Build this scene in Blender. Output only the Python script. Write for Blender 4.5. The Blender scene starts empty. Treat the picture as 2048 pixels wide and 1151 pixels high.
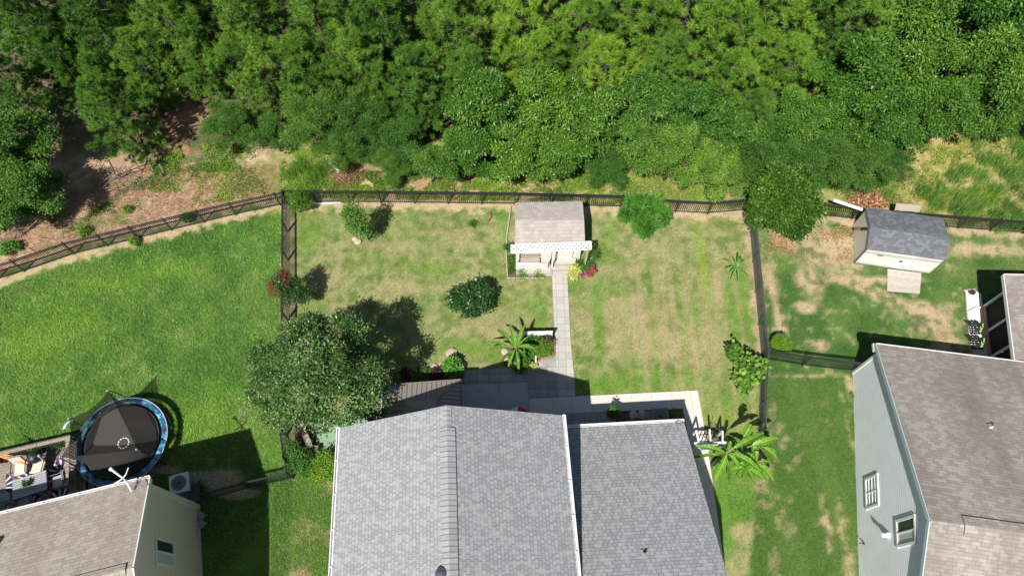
import bpy, math, random
import numpy as np
from mathutils import Vector
sc = bpy.context.scene
COL = sc.collection
# ------------------------------------------------------------ camera, sky, sun, exposure
CAMH, TILT, FPX = 34.0, math.radians(26.8), 1376.0
cam_d = bpy.data.cameras.new("camera"); cam = bpy.data.objects.new("camera", cam_d); COL.objects.link(cam)
cam.location = (0, 0, CAMH); cam.rotation_euler = (TILT, 0, 0)
cam_d.sensor_width = 36; cam_d.lens = FPX/2048*36; cam_d.clip_start = .5; cam_d.clip_end = 2000
sc.camera = cam
SH = np.array([.310, .628])                       # shadow vector per metre of height
SUN_EL = math.atan(1/np.linalg.norm(SH)); SUN_AZ = math.atan2(-SH[0], -SH[1])
w = bpy.data.worlds.new("World"); sc.world = w; w.use_nodes = True
nt = w.node_tree; bg = nt.nodes['Background']
sky = nt.nodes.new('ShaderNodeTexSky'); sky.sky_type = 'NISHITA'; sky.sun_disc = False
sky.sun_elevation = SUN_EL; sky.sun_rotation = SUN_AZ % (2*math.pi)
nt.links.new(sky.outputs[0], bg.inputs[0]); bg.inputs[1].default_value = .055
sd = bpy.data.lights.new("sun", 'SUN'); sd.energy = 5.0; sd.angle = math.radians(.55); sd.color = (1, .955, .88)
so = bpy.data.objects.new("sun", sd); COL.objects.link(so)
so.rotation_euler = Vector((-SH[0], -SH[1], 1)).to_track_quat('Z', 'Y').to_euler(); so.location = (-10, -20, 40)
sc.view_settings.view_transform = 'Standard'; sc.view_settings.look = 'None'
sc.view_settings.exposure = .30; sc.view_settings.gamma = 1
# ------------------------------------------------------------ helpers
R = math.radians
rnd = random.Random(5); NR = np.random.default_rng(11)
def gp(px, py, z=0.0):
    a = (px-1024)/FPX; b = (575.5-py)/FPX
    d = (a, math.sin(TILT)+b*math.cos(TILT), -math.cos(TILT)+b*math.sin(TILT)); t = (z-CAMH)/d[2]
    return Vector((d[0]*t, d[1]*t, z))
def wallhit(px, py, P, D):
    """point on the vertical plane through P along D"""
    a = (px-1024)/FPX; b = (575.5-py)/FPX
    d = Vector((a, math.sin(TILT)+b*math.cos(TILT), -math.cos(TILT)+b*math.sin(TILT)))
    n = Vector((D[1], -D[0], 0)); C = Vector((0, 0, CAMH)); t = (Vector((P[0], P[1], 0))-C).dot(n)/d.dot(n)
    return C+d*t
ORG = {}
def tag(o, label=None, cat=None, group=None, kind=None):
    if label: o['label'] = label
    if cat: o['category'] = cat
    if group: o['group'] = group
    if kind: o['kind'] = kind
    return o
def thing(name, label, cat, loc=(0, 0, 0), group=None):
    o = bpy.data.objects.new(name, None); COL.objects.link(o); o.location = loc; o.empty_display_size = .3
    ORG[o.name] = Vector(loc); return tag(o, label, cat, group)
def link(name, me, parent=None, matl=None):
    o = bpy.data.objects.new(name, me); COL.objects.link(o)
    if parent: o.parent = parent; ORG[o.name] = ORG[parent.name]
    else: ORG[o.name] = Vector((0, 0, 0))
    if matl:
        if not me.materials: me.materials.append(matl)
        else: o.material_slots[0].link = 'OBJECT'; o.material_slots[0].material = matl
    return o
class MB:
    def __init__(s): s.v = []; s.f = []; s.m = []; s.cm = 0; s.ud = None; s.smooth = False
    def add(s, vs, fs):
        b = len(s.v); s.v += [Vector(v) for v in vs]; s.f += [tuple(i+b for i in f) for f in fs]; s.m += [s.cm]*len(fs); return s
    def hexa(s, b4, t4):
        return s.add(list(b4)+list(t4), [(3, 2, 1, 0), (4, 5, 6, 7), (0, 1, 5, 4), (1, 2, 6, 5), (2, 3, 7, 6), (3, 0, 4, 7)])
    def box(s, c, size, rz=0.0, ux=None):
        c = Vector(c); ux = Vector(ux).normalized() if ux is not None else Vector((math.cos(rz), math.sin(rz), 0))
        uy = Vector((-ux.y, ux.x, 0)).normalized(); uz = ux.cross(uy); x, y, z = [k/2 for k in size]
        q = [c+ux*a*x+uy*b*y for a, b in ((-1, -1), (1, -1), (1, 1), (-1, 1))]
        return s.hexa([p-uz*z for p in q], [p+uz*z for p in q])
    def bar(s, p, q, wd, h, up=(0, 0, 1)):
        p = Vector(p); q = Vector(q); d = (q-p).normalized(); up = Vector(up)
        if abs(d.dot(up)) > .98: up = Vector((0, 1, 0))
        sd_ = d.cross(up).normalized(); u2 = sd_.cross(d)
        o = [(-1, -1), (1, -1), (1, 1), (-1, 1)]
        return s.hexa([p+sd_*a*wd/2+u2*b*h/2 for a, b in o], [q+sd_*a*wd/2+u2*b*h/2 for a, b in o])
    def tube(s, pts, rad, n=8, cap=True):
        pts = [Vector(p) for p in pts]; rad = [rad]*len(pts) if isinstance(rad, (int, float)) else rad
        vs = []; ref = Vector((.31, .17, .93))
        for i, p in enumerate(pts):
            d = (pts[min(i+1, len(pts)-1)]-pts[max(i-1, 0)]).normalized()
            if abs(d.dot(ref)) > .97: ref = Vector((1, 0, 0))
            a = d.cross(ref).normalized(); b = d.cross(a)
            vs += [p+(a*math.cos(2*math.pi*k/n)+b*math.sin(2*math.pi*k/n))*rad[i] for k in range(n)]
        fs = [(i*n+k, i*n+(k+1) % n, (i+1)*n+(k+1) % n, (i+1)*n+k) for i in range(len(pts)-1) for k in range(n)]
        if cap: fs += [tuple(range(n))[::-1], tuple((len(pts)-1)*n+k for k in range(n))]
        return s.add(vs, fs)
    def lathe(s, c, prof, n=24, caps=True):
        c = Vector(c); vs = [c+Vector((r*math.cos(2*math.pi*k/n), r*math.sin(2*math.pi*k/n), z)) for r, z in prof for k in range(n)]
        fs = [(i*n+k, i*n+(k+1) % n, (i+1)*n+(k+1) % n, (i+1)*n+k) for i in range(len(prof)-1) for k in range(n)]
        if caps: fs += [tuple(range(n))[::-1], tuple((len(prof)-1)*n+k for k in range(n))]
        return s.add(vs, fs)
    def prism(s, poly, z0, z1):
        n = len(poly); vs = [Vector((p[0], p[1], z0)) for p in poly]+[Vector((p[0], p[1], z1)) for p in poly]
        a = sum(poly[i][0]*poly[(i+1) % n][1]-poly[(i+1) % n][0]*poly[i][1] for i in range(n))
        fs = [tuple(range(n))[::-1], tuple(range(n, 2*n))]+[(i, (i+1) % n, (i+1) % n+n, i+n) for i in range(n)]
        if a < 0: fs = [f[::-1] for f in fs]
        return s.add(vs, fs)
    def slab(s, pts, t):
        """a flat polygon of any slope thickened downwards"""
        pts = [Vector(p) for p in pts]; n = len(pts); nn = (pts[1]-pts[0]).cross(pts[2]-pts[0]).normalized()
        if nn.z < 0: pts = pts[::-1]; nn = -nn
        vs = pts+[p-nn*t for p in pts]
        return s.add(vs, [tuple(range(n)), tuple(range(n, 2*n))[::-1]]+[(i+n, (i+1) % n+n, (i+1) % n, i) for i in range(n)])
    def quad(s, *p): return s.add(p, [tuple(range(len(p)))])
    def build(s, name, mats, parent=None, label=None, cat=None, group=None, kind=None, smooth=False):
        o0 = ORG[parent.name] if parent else Vector((0, 0, 0))
        me = bpy.data.meshes.new(name); me.from_pydata([tuple(v-o0) for v in s.v], [], s.f)
        mats = mats if isinstance(mats, (list, tuple)) else [mats]
        for m_ in mats: me.materials.append(m_)
        if len(mats) > 1: me.polygons.foreach_set('material_index', s.m)
        uv = me.uv_layers.new(name='uv'); data = np.zeros((len(me.loops), 2)); li = 0
        for f in s.f:
            P = [s.v[i] for i in f]; n = Vector((0, 0, 0))
            for i in range(len(P)):
                a, b = P[i], P[(i+1) % len(P)]; n += Vector(((a.y-b.y)*(a.z+b.z), (a.z-b.z)*(a.x+b.x), (a.x-b.x)*(a.y+b.y)))
            n = n.normalized() if n.length > 0 else Vector((0, 0, 1))
            if abs(n.z) > .995: u = Vector(s.ud) if s.ud is not None else Vector((1, 0, 0))
            else: u = Vector((-n.y, n.x, 0)).normalized()
            v = n.cross(u)
            for p in P: data[li] = (p.dot(u), p.dot(v)); li += 1
        uv.data.foreach_set('uv', data.ravel())
        if smooth: me.polygons.foreach_set('use_smooth', [True]*len(me.polygons))
        me.update()
        o = link(name, me, parent); return tag(o, label, cat, group, kind)
# ------------------------------------------------------------ materials
def newmat(name):
    m = bpy.data.materials.new(name); m.use_nodes = True; t = m.node_tree
    return m, t, t.nodes['Principled BSDF'], t.nodes, t.links
def N(ns, typ, **kw):
    n = ns.new(typ)
    for k, v in kw.items():
        if k.startswith('i_'): n.inputs[k[2:].replace('_', ' ')].default_value = v
        elif k.startswith('n'): n.inputs[int(k[1:])].default_value = v
        else: setattr(n, k, v)
    return n
def c4(c, f=1.0): return (min(c[0]*f, 1), min(c[1]*f, 1), min(c[2]*f, 1), 1)
def mixc(ns, ls, fac, a, b, mode='MIX', f0=None):
    n = ns.new('ShaderNodeMix'); n.data_type = 'RGBA'; n.blend_type = mode
    if fac is not None: ls.new(fac, n.inputs[0])
    else: n.inputs[0].default_value = f0
    for v, k in ((a, 6), (b, 7)):
        if isinstance(v, tuple): n.inputs[k].default_value = v
        else: ls.new(v, n.inputs[k])
    return n.outputs[2]
def noise(ns, ls, scale, co, detail=4, rough=.6):
    n = ns.new('ShaderNodeTexNoise'); n.inputs['Scale'].default_value = scale; n.inputs['Detail'].default_value = detail
    n.inputs['Roughness'].default_value = rough; ls.new(co, n.inputs['Vector']); return n.outputs[0]
def ramp(ns, ls, x, *st):
    r = ns.new('ShaderNodeValToRGB'); e = r.color_ramp.elements
    while len(e) < len(st): e.new(.5)
    for k, (p, c) in enumerate(st): e[k].position = p; e[k].color = c4(c) if not isinstance(c, (int, float)) else (c, c, c, 1)
    ls.new(x, r.inputs[0]); return r.outputs[0]
def bump(ns, ls, h, b, strength=.3, dist=.02):
    n = ns.new('ShaderNodeBump'); n.inputs['Strength'].default_value = strength; n.inputs['Distance'].default_value = dist
    ls.new(h, n.inputs['Height']); ls.new(n.outputs[0], b.inputs['Normal'])
def mat(name, col, rough=.65, var=.18, scale=2.5, metal=0, fine=30, bs=.15, spec=.4, dirt=None):
    m, t, b, ns, ls = newmat(name); co = ns.new('ShaderNodeNewGeometry').outputs['Position']
    n1 = noise(ns, ls, scale, co); n2 = noise(ns, ls, fine, co, 3)
    c = mixc(ns, ls, n1, c4(col, 1-var), c4(col, 1+var)); c = mixc(ns, ls, n2, c, c4(dirt or col, .9), f0=None)
    ls.new(c, b.inputs['Base Color']); b.inputs['Roughness'].default_value = rough; b.inputs['Metallic'].default_value = metal
    b.inputs['Specular IOR Level'].default_value = spec
    if bs: bump(ns, ls, n2, b, bs, .01)
    return m
def shingle(name, cA, cB, cC, bw=.30, rh=.145, streak=.25, tint=(.5, .45, .4), mort=.55, streak_scale=.9):
    m, t, b, ns, ls = newmat(name); uv = ns.new('ShaderNodeUVMap').outputs[0]
    def bk(bw_, rh_, off, a, c, mo):
        k = ns.new('ShaderNodeTexBrick'); k.offset = off; k.inputs['Scale'].default_value = 1
        k.inputs['Color1'].default_value = a; k.inputs['Color2'].default_value = c; k.inputs['Mortar'].default_value = mo
        k.inputs['Mortar Size'].default_value = .009; k.inputs['Brick Width'].default_value = bw_; k.inputs['Row Height'].default_value = rh_
        k.inputs['Mortar Smooth'].default_value = .2; ls.new(uv, k.inputs['Vector']); return k
    k1 = bk(bw, rh, .37, c4(cA), c4(cB), c4(cB, mort)); k2 = bk(bw*.61, rh, .5, (0, 0, 0, 1), (1, 1, 1, 1), (.5, .5, .5, 1))
    k2.inputs['Mortar Size'].default_value = 0
    th = ramp(ns, ls, k2.outputs[0], (.62, 0.0), (.70, 1.0))
    f = ns.new('ShaderNodeMath'); f.operation = 'MULTIPLY'; f.inputs[1].default_value = .75; ls.new(th, f.inputs[0])
    c = mixc(ns, ls, f.outputs[0], k1.outputs[0], c4(cC))
    geo = ns.new('ShaderNodeNewGeometry').outputs['Position']
    g = noise(ns, ls, 60, geo, 2); c = mixc(ns, ls, None, c, ramp(ns, ls, g, (.3, .35), (.7, .65)), 'OVERLAY', .5)
    mp = ns.new('ShaderNodeMapping'); mp.inputs['Scale'].default_value = (1.0, .28, 1); ls.new(uv, mp.inputs[0])
    s1 = noise(ns, ls, streak_scale, mp.outputs[0], 5, .65); sf = ramp(ns, ls, s1, (.42, 0.0), (.72, 1.0))
    fm = ns.new('ShaderNodeMath'); fm.operation = 'MULTIPLY'; fm.inputs[1].default_value = streak; ls.new(sf, fm.inputs[0])
    c = mixc(ns, ls, fm.outputs[0], c, c4(tint)); ls.new(c, b.inputs['Base Color'])
    b.inputs['Roughness'].default_value = .92; b.inputs['Specular IOR Level'].default_value = .2
    inv = ns.new('ShaderNodeMath'); inv.operation = 'SUBTRACT'; inv.inputs[0].default_value = 1; ls.new(k1.outputs['Fac'], inv.inputs[1])
    hh = ns.new('ShaderNodeMath'); hh.operation = 'MULTIPLY_ADD'; hh.inputs[1].default_value = .4; ls.new(f.outputs[0], hh.inputs[0]); ls.new(inv.outputs[0], hh.inputs[2])
    bump(ns, ls, hh.outputs[0], b, .6, .012); return m
def siding(name, col, lap=.115, var=.06, rough=.5):
    m, t, b, ns, ls = newmat(name); uv = ns.new('ShaderNodeUVMap').outputs[0]
    sp = ns.new('ShaderNodeSeparateXYZ'); ls.new(uv, sp.inputs[0])
    d = ns.new('ShaderNodeMath'); d.operation = 'DIVIDE'; d.inputs[1].default_value = lap; ls.new(sp.outputs[1], d.inputs[0])
    fr = ns.new('ShaderNodeMath'); fr.operation = 'FRACT'; ls.new(d.outputs[0], fr.inputs[0])
    iv = ns.new('ShaderNodeMath'); iv.operation = 'SUBTRACT'; iv.inputs[0].default_value = 1; ls.new(fr.outputs[0], iv.inputs[1])
    geo = ns.new('ShaderNodeNewGeometry').outputs['Position']; n = noise(ns, ls, 1.3, geo)
    c = mixc(ns, ls, n, c4(col, 1-var*2), c4(col, 1+var*2)); lip = ramp(ns, ls, fr.outputs[0], (0.0, .55), (.25, 1.0))
    c = mixc(ns, ls, None, c, lip, 'MULTIPLY', 1.0); ls.new(c, b.inputs['Base Color']); b.inputs['Roughness'].default_value = rough
    bump(ns, ls, iv.outputs[0], b, .8, .02); return m
def planks(name, cA, cB, width=.14, length=2.4, gap=.05, rough=.8, rot=0.0, grey=.3):
    m, t, b, ns, ls = newmat(name); uv = ns.new('ShaderNodeUVMap').outputs[0]
    mp = ns.new('ShaderNodeMapping'); mp.inputs['Rotation'].default_value = (0, 0, rot); ls.new(uv, mp.inputs[0])
    k = ns.new('ShaderNodeTexBrick'); k.offset = .37; k.inputs['Scale'].default_value = 1; ls.new(mp.outputs[0], k.inputs['Vector'])
    k.inputs['Color1'].default_value = c4(cA); k.inputs['Color2'].default_value = c4(cB); k.inputs['Mortar'].default_value = c4(cB, .15)
    k.inputs['Mortar Size'].default_value = gap*width; k.inputs['Brick Width'].default_value = length; k.inputs['Row Height'].default_value = width
    m2 = ns.new('ShaderNodeMapping'); m2.inputs['Scale'].default_value = (1.5, 14, 1); ls.new(mp.outputs[0], m2.inputs[0])
    n = noise(ns, ls, 3, m2.outputs[0]); c = mixc(ns, ls, None, k.outputs[0], ramp(ns, ls, n, (.3, .3), (.7, .7)), 'OVERLAY', .7)
    ls.new(c, b.inputs['Base Color']); b.inputs['Roughness'].default_value = rough
    bump(ns, ls, n, b, .3, .01); return m
def paver(name, col, cw, ch, mort=.5, var=.12, rot=0.0, offset=0.0, stain=.35, ms=.012):
    m, t, b, ns, ls = newmat(name); uv = ns.new('ShaderNodeUVMap').outputs[0]
    mp = ns.new('ShaderNodeMapping'); mp.inputs['Rotation'].default_value = (0, 0, rot); ls.new(uv, mp.inputs[0])
    k = ns.new('ShaderNodeTexBrick'); k.offset = offset; k.inputs['Scale'].default_value = 1; ls.new(mp.outputs[0], k.inputs['Vector'])
    k.inputs['Color1'].default_value = c4(col, 1-var); k.inputs['Color2'].default_value = c4(col, 1+var); k.inputs['Mortar'].default_value = c4(col, mort)
    k.inputs['Mortar Size'].default_value = ms; k.inputs['Brick Width'].default_value = cw; k.inputs['Row Height'].default_value = ch
    geo = ns.new('ShaderNodeNewGeometry').outputs['Position']; n = noise(ns, ls, 1.6, geo, 6, .7); n2 = noise(ns, ls, 14, geo, 5, .7)
    f = ns.new('ShaderNodeMath'); f.operation = 'MULTIPLY'; ls.new(ramp(ns, ls, n, (.4, 0.0), (.7, 1.0)), f.inputs[0]); f.inputs[1].default_value = stain
    c = mixc(ns, ls, f.outputs[0], k.outputs[0], c4(col, .62)); c = mixc(ns, ls, None, c, ramp(ns, ls, n2, (.3, .38), (.7, .62)), 'OVERLAY', .6)
    ls.new(c, b.inputs['Base Color']); b.inputs['Roughness'].default_value = .85; bump(ns, ls, n2, b, .2, .01); return m
def foliage(name, dark, light, tip=None, trans=.28, rough=.5, spec=.4, orand=.25):
    m, t, b, ns, ls = newmat(name); at = ns.new('ShaderNodeAttribute'); at.attribute_name = 'tone'
    oi = ns.new('ShaderNodeObjectInfo'); st = [(0.0, dark), (.62, light), (1.0, tip or tuple(min(1, k*1.45) for k in light))]
    c = ramp(ns, ls, at.outputs['Fac'], *st)
    h = ns.new('ShaderNodeHueSaturation'); ls.new(c, h.inputs['Color'])
    mr = ns.new('ShaderNodeMapRange'); mr.inputs[3].default_value = 1-orand; mr.inputs[4].default_value = 1+orand; ls.new(oi.outputs['Random'], mr.inputs[0]); ls.new(mr.outputs[0], h.inputs['Value'])
    m3 = ns.new('ShaderNodeMapRange'); m3.inputs[3].default_value = .5+orand*.07; m3.inputs[4].default_value = .5-orand*.07; ls.new(oi.outputs['Random'], m3.inputs[0]); ls.new(m3.outputs[0], h.inputs['Hue'])
    ls.new(h.outputs[0], b.inputs['Base Color']); b.inputs['Roughness'].default_value = rough; b.inputs['Specular IOR Level'].default_value = spec
    tr = ns.new('ShaderNodeBsdfTranslucent'); tc = mixc(ns, ls, None, h.outputs[0], (.75, 1, .2, 1), 'MULTIPLY', .5); ls.new(tc, tr.inputs[0])
    mx = ns.new('ShaderNodeMixShader'); mx.inputs[0].default_value = trans; ls.new(b.outputs[0], mx.inputs[1]); ls.new(tr.outputs[0], mx.inputs[2])
    ls.new(mx.outputs[0], ns['Material Output'].inputs[0]); return m
M = {}
M['roofgrey'] = shingle('grey_shingles', (.335, .34, .35), (.28, .285, .295), (.385, .39, .40), .17, .155, .25, (.235, .24, .25), .66)
M['roofwing'] = shingle('grey_wing_shingles', (.325, .33, .34), (.27, .275, .285), (.375, .38, .39), .19, .145, .25, (.235, .24, .25), .55)
M['rooftan'] = shingle('tan_shingles', (.385, .345, .295), (.33, .29, .245), (.435, .395, .34), .34, .145, .6, (.25, .215, .18), .80, .5)
M['roofbrown'] = shingle('brown_shingles', (.355, .315, .285), (.295, .26, .235), (.42, .38, .345), .42, .145, .85, (.19, .165, .15), .82, .45)
M['roofshed'] = shingle('pale_brown_shingles', (.44, .395, .365), (.39, .35, .32), (.49, .445, .415), .42, .2, .4, (.34, .28, .24), .92)
M['roofdark'] = shingle('dark_shingles', (.155, .165, .185), (.125, .135, .15), (.20, .21, .23), .33, .145, .25, (.10, .105, .12), .8)
M['ridge'] = shingle('ridge_shingles', (.33, .33, .35), (.27, .275, .29), (.36, .365, .38), 5, .21, .1, (.2, .2, .2), .2)
M['white'] = mat('white_trim', (.80, .80, .79), .5, .05, 3, bs=.05)
M['vinyl'] = mat('white_vinyl', (.82, .81, .79), .4, .04, 2, bs=.03)
M['sidetan'] = siding('tan_siding', (.86, .75, .67)); M['sideblue'] = siding('pale_blue_siding', (.86, .88, .98), .155)
M['sidegrey'] = siding('grey_siding', (.42, .42, .42)); M['trimtan'] = mat('cream_trim', (.80, .78, .68), .5, .06)
M['trimblue'] = mat('pale_blue_trim', (.55, .62, .68), .5, .05)
M['black'] = mat('black_metal', (.022, .024, .027), .4, .2, 5, bs=.02, spec=.5)
M['fence'] = mat('black_aluminium', (.030, .034, .040), .38, .25, 6, bs=.02, spec=.6)
M['dark'] = mat('dark_rubber', (.03, .03, .032), .8, .2)
M['glass'] = mat('window_glass', (.045, .06, .07), .08, .3, 1.5, bs=0, spec=.8)
M['screen'] = mat('dark_insect_screen', (.012, .014, .014), .75, .3, 1, spec=.2)
M['blind'] = mat('window_blind_and_reflection', (.58, .60, .62), .4, .12)  # pale blinds, and the reflection painted on sliding panes
M['bark'] = mat('bark', (.13, .095, .07), .9, .4, 5, fine=25, bs=.6)
M['barkdark'] = mat('dark_bark', (.12, .105, .085), .9, .4, 5, fine=25, bs=.6)
M['barkpale'] = mat('pale_bark', (.22, .19, .15), .9, .35, 5, fine=25, bs=.6)
M['metal'] = mat('galvanised_metal', (.55, .56, .58), .35, .1, metal=.7)
M['acbox'] = mat('grey_cabinet', (.33, .34, .33), .5, .1); M['aclid'] = mat('pale_lid', (.62, .62, .60), .5, .06)
M['conc'] = paver('pale_concrete', (.62, .585, .53), 1.02, 6, .55, .03, R(3.3), 0, .12, .008)
M['patio'] = paver('patio_concrete', (.46, .45, .43), 40, 40, .6, .03, 0, 0, .3)
M['stone'] = paver('grey_pavers', (.47, .445, .415), .405, .405, .6, .10, R(3.3), 0, .35, .012)
M['stonedark'] = paver('weathered_pavers', (.36, .345, .325), .61, .405, .5, .14, R(3.3), 0, .7, .014)
M['moss'] = mat('mossy_slab', (.34, .33, .25), .8, .2, 2.2, fine=1.1, dirt=(.14, .42, .20))
M['decking'] = planks('weathered_decking', (.30, .25, .20), (.23, .19, .155), .14, 3.6)
M['greywood'] = planks('grey_weathered_boards', (.50, .45, .40), (.44, .39, .34), .14, 2.2, gap=.02)
M['cap'] = planks('rail_boards', (.33, .28, .235), (.28, .235, .195), .3, 3)
M['ply'] = mat('weathered_plywood', (.40, .345, .28), .85, .3, 2.5)
M['shedwhite'] = siding('white_panel', (.80, .80, .77), 1.2, .03); M['shedside'] = mat('pale_grey_panel', (.80, .77, .72), .5, .05)
M['creamwall'] = siding('cream_boards', (.80, .77, .70), .15, .04)
M['sheetmetal'] = mat('brown_grey_sheet_metal', (.34, .30, .265), .5, .10, 2, bs=.04)
M['seam'] = mat('metal_seam', (.20, .175, .155), .5, .1)
M['soil'] = mat('red_brown_mulch', (.15, .09, .065), .95, .45, 3, fine=22, bs=.8)
M['rock'] = mat('pinkish_rock', (.55, .43, .35), .85, .3, 4, fine=12, bs=.5)
M['gravel'] = mat('white_gravel', (.78, .76, .72), .85, .2, 14, fine=40, bs=1)
M['brick'] = mat('terracotta_edging', (.42, .22, .14), .85, .3, 5)
M['drygrass'] = foliage('dry_brown_leaves', (.20, .09, .04), (.46, .24, .12), (.62, .42, .28), .15, .8, .2, 0)
M['twig'] = mat('red_brown_twigs', (.24, .12, .075), .9, .4)
# foliage kinds
M['pine'] = foliage('pine_needles', (.040, .12, .014), (.135, .29, .034), (.24, .41, .06), .25, .55, .3, .2)
M['piney'] = foliage('yellow_green_pine_needles', (.075, .18, .016), (.205, .38, .036), (.33, .50, .065), .25, .55, .3, .15)
M['gloss'] = foliage('glossy_leaves', (.030, .10, .010), (.10, .245, .020), (.22, .38, .05), .22, .42, .45, .26)
M['broad'] = foliage('broad_leaves', (.032, .10, .012), (.11, .26, .026), (.24, .40, .06), .25, .5, .4, .28)
M['cedar'] = foliage('cedar_sprays', (.03, .095, .018), (.105, .235, .036), (.19, .35, .07), .22, .65, .2, .15)
M['darkleaf'] = foliage('dark_glossy_leaves', (.012, .05, .008), (.035, .11, .02), (.09, .21, .04), .15, .38, .5, .1)
M['pear'] = foliage('grey_green_leaves', (.025, .08, .014), (.085, .185, .034), (.27, .37, .13), .2, .42, .5, 0)
M['magn'] = foliage('magnolia_leaves', (.022, .07, .008), (.065, .165, .012), (.15, .25, .03), .15, .5, .35, 0)
M['bright'] = foliage('bright_green_leaves', (.035, .13, .015), (.10, .29, .03), (.22, .45, .07), .25, .5, .35, 0)
M['lime'] = foliage('lime_leaves', (.06, .16, .01), (.17, .34, .018), (.36, .52, .05), .3, .5, .4, 0)
M['hosta'] = foliage('yellow_striped_leaves', (.30, .38, .06), (.62, .66, .18), (.82, .82, .4), .2, .5, .4, 0)
M['banana'] = foliage('banana_leaf', (.055, .17, .012), (.17, .38, .02), (.42, .54, .14), .35, .45, .4, .08)
M['rib'] = mat('pale_leaf_rib', (.50, .55, .25), .5, .1, bs=0)
M['redflower'] = foliage('red_flowers', (.20, .03, .04), (.42, .09, .11), (.6, .25, .27), .2, .6, .3, 0)
M['rustflower'] = foliage('rusty_red_flowers', (.14, .03, .02), (.27, .065, .045), (.36, .14, .10), .2, .7, .2, 0)
M['weed'] = foliage('weed_leaves', (.06, .14, .015), (.17, .31, .03), (.34, .46, .05), .25, .55, .3, 0)
M['plum'] = foliage('plum_leaves', (.035, .02, .02), (.09, .04, .045), (.16, .07, .07), .15, .5, .4, 0)
# ------------------------------------------------------------ value noise (numpy)
def vn(x, y, s, seed):
    x = np.asarray(x)/s+1000.; y = np.asarray(y)/s+1000.; xi = np.floor(x).astype(np.int64); yi = np.floor(y).astype(np.int64); fx = x-xi; fy = y-yi
    fx = fx*fx*(3-2*fx); fy = fy*fy*(3-2*fy)
    def h(a, b):
        n = (a*374761393+b*668265263+seed*982451653) & 0x7fffffff; n = ((n ^ (n >> 13))*1274126177) & 0x7fffffff
        return ((n ^ (n >> 16)) & 0xffff)/65535.
    return (h(xi, yi)*(1-fx)+h(xi+1, yi)*fx)*(1-fy)+(h(xi, yi+1)*(1-fx)+h(xi+1, yi+1)*fx)*fy
def fbm(x, y, s, seed, o=4):
    a = 0; w_ = 1; t = 0
    for k in range(o): a = a+vn(x, y, s/2**k, seed+k)*w_; t += w_; w_ *= .55
    return a/t
def npmesh(name, V, k, tone=None, col=None, matl=None):
    nf = len(V)//k; me = bpy.data.meshes.new(name); me.vertices.add(len(V)); me.vertices.foreach_set('co', np.asarray(V, np.float32).ravel())
    me.loops.add(nf*k); me.loops.foreach_set('vertex_index', np.arange(nf*k, dtype=np.int32))
    me.polygons.add(nf); me.polygons.foreach_set('loop_start', np.arange(0, nf*k, k, dtype=np.int32)); 
    if tone is not None:
        a = me.attributes.new('tone', 'FLOAT', 'FACE'); a.data.foreach_set('value', np.clip(tone, 0, 1).astype(np.float32))
    if col is not None:
        a = me.attributes.new('col', 'FLOAT_COLOR', 'FACE'); a.data.foreach_set('color', np.c_[col, np.ones(nf)].astype(np.float32).ravel())
    me.update(calc_edges=True); me.validate()
    if matl: me.materials.append(matl)
    return me
def nrm(a): return a/np.maximum(np.linalg.norm(a, axis=1, keepdims=True), 1e-6)
def leafV(C, D, L, W, rng, spread=.7, droop=0., fold=.12, up=.35):
    n = len(C); a = nrm(D+rng.normal(0, spread, (n, 3))+np.array([0, 0, -droop])); s = nrm(np.cross(a, nrm(rng.normal(0, 1, (n, 3))*up+np.array([0, 0, 1]))))
    nn = np.cross(s, a); L = np.asarray(L)*rng.uniform(.7, 1.25, n); L = L[:, None]; W = W*L/np.mean(L)
    V = np.empty((n, 4, 3)); V[:, 0] = C; V[:, 1] = C+a*L*.45+s*W/2+nn*W*fold; V[:, 2] = C+a*L-nn*L*.08; V[:, 3] = C+a*L*.45-s*W/2+nn*W*fold
    return V.reshape(-1, 3)
def crown(name, lobes, nclump, per, rc, L, W, rng, matl=None, droop=.3, spread=.8, lowz=-.55, tonev=.22, up=.35, shell=(.72, 1.10)):
    lb = np.array(lobes, float); ar = (lb[:, 3]*lb[:, 4]*lb[:, 5])**(2/3); k = rng.choice(len(lb), nclump*3, p=ar/ar.sum())
    d = nrm(rng.normal(0, 1, (nclump*3, 3))); q = lb[k]; P = q[:, :3]+d*q[:, 3:]*rng.uniform(*shell, (nclump*3, 1))**.7
    ok = d[:, 2] > lowz
    for j in range(len(lb)):
        r = np.sum(((P-lb[j, :3])/lb[j, 3:])**2, 1); ok &= (k == j) | (r > .62)
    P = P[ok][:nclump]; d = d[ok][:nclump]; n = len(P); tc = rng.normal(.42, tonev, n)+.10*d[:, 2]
    C = np.repeat(P, per, 0); D = np.repeat(d, per, 0); o = rng.normal(0, 1, C.shape)*rc; o[:, 2] *= .7; D = nrm(D*.6+nrm(o)*.8); C = C+o
    tone = np.repeat(tc, per)+rng.normal(0, .09, len(C)); return npmesh(name, leafV(C, D, L, W, rng, spread, droop, up=up), 4, tone, matl=matl)
def blob_lobes(rng, R_, H_, zc, n=24, var=.45):
    L = [(0, 0, zc-.3*H_, R_*.36, R_*.36, H_*.42)]
    for i in range(n):
        a = 2.4*i+rng.uniform(-.35, .35); e = -.45+1.8*((i+.5)/n); r = R_*rng.uniform(.55, 1.05); k = rng.uniform(.15, .30)
        L.append((math.cos(a)*r*math.cos(e), math.sin(a)*r*math.cos(e), zc+math.sin(e)*H_*rng.uniform(.6, .95), R_*k*1.1, R_*k*1.1, R_*k*.8))
    return L
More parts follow.
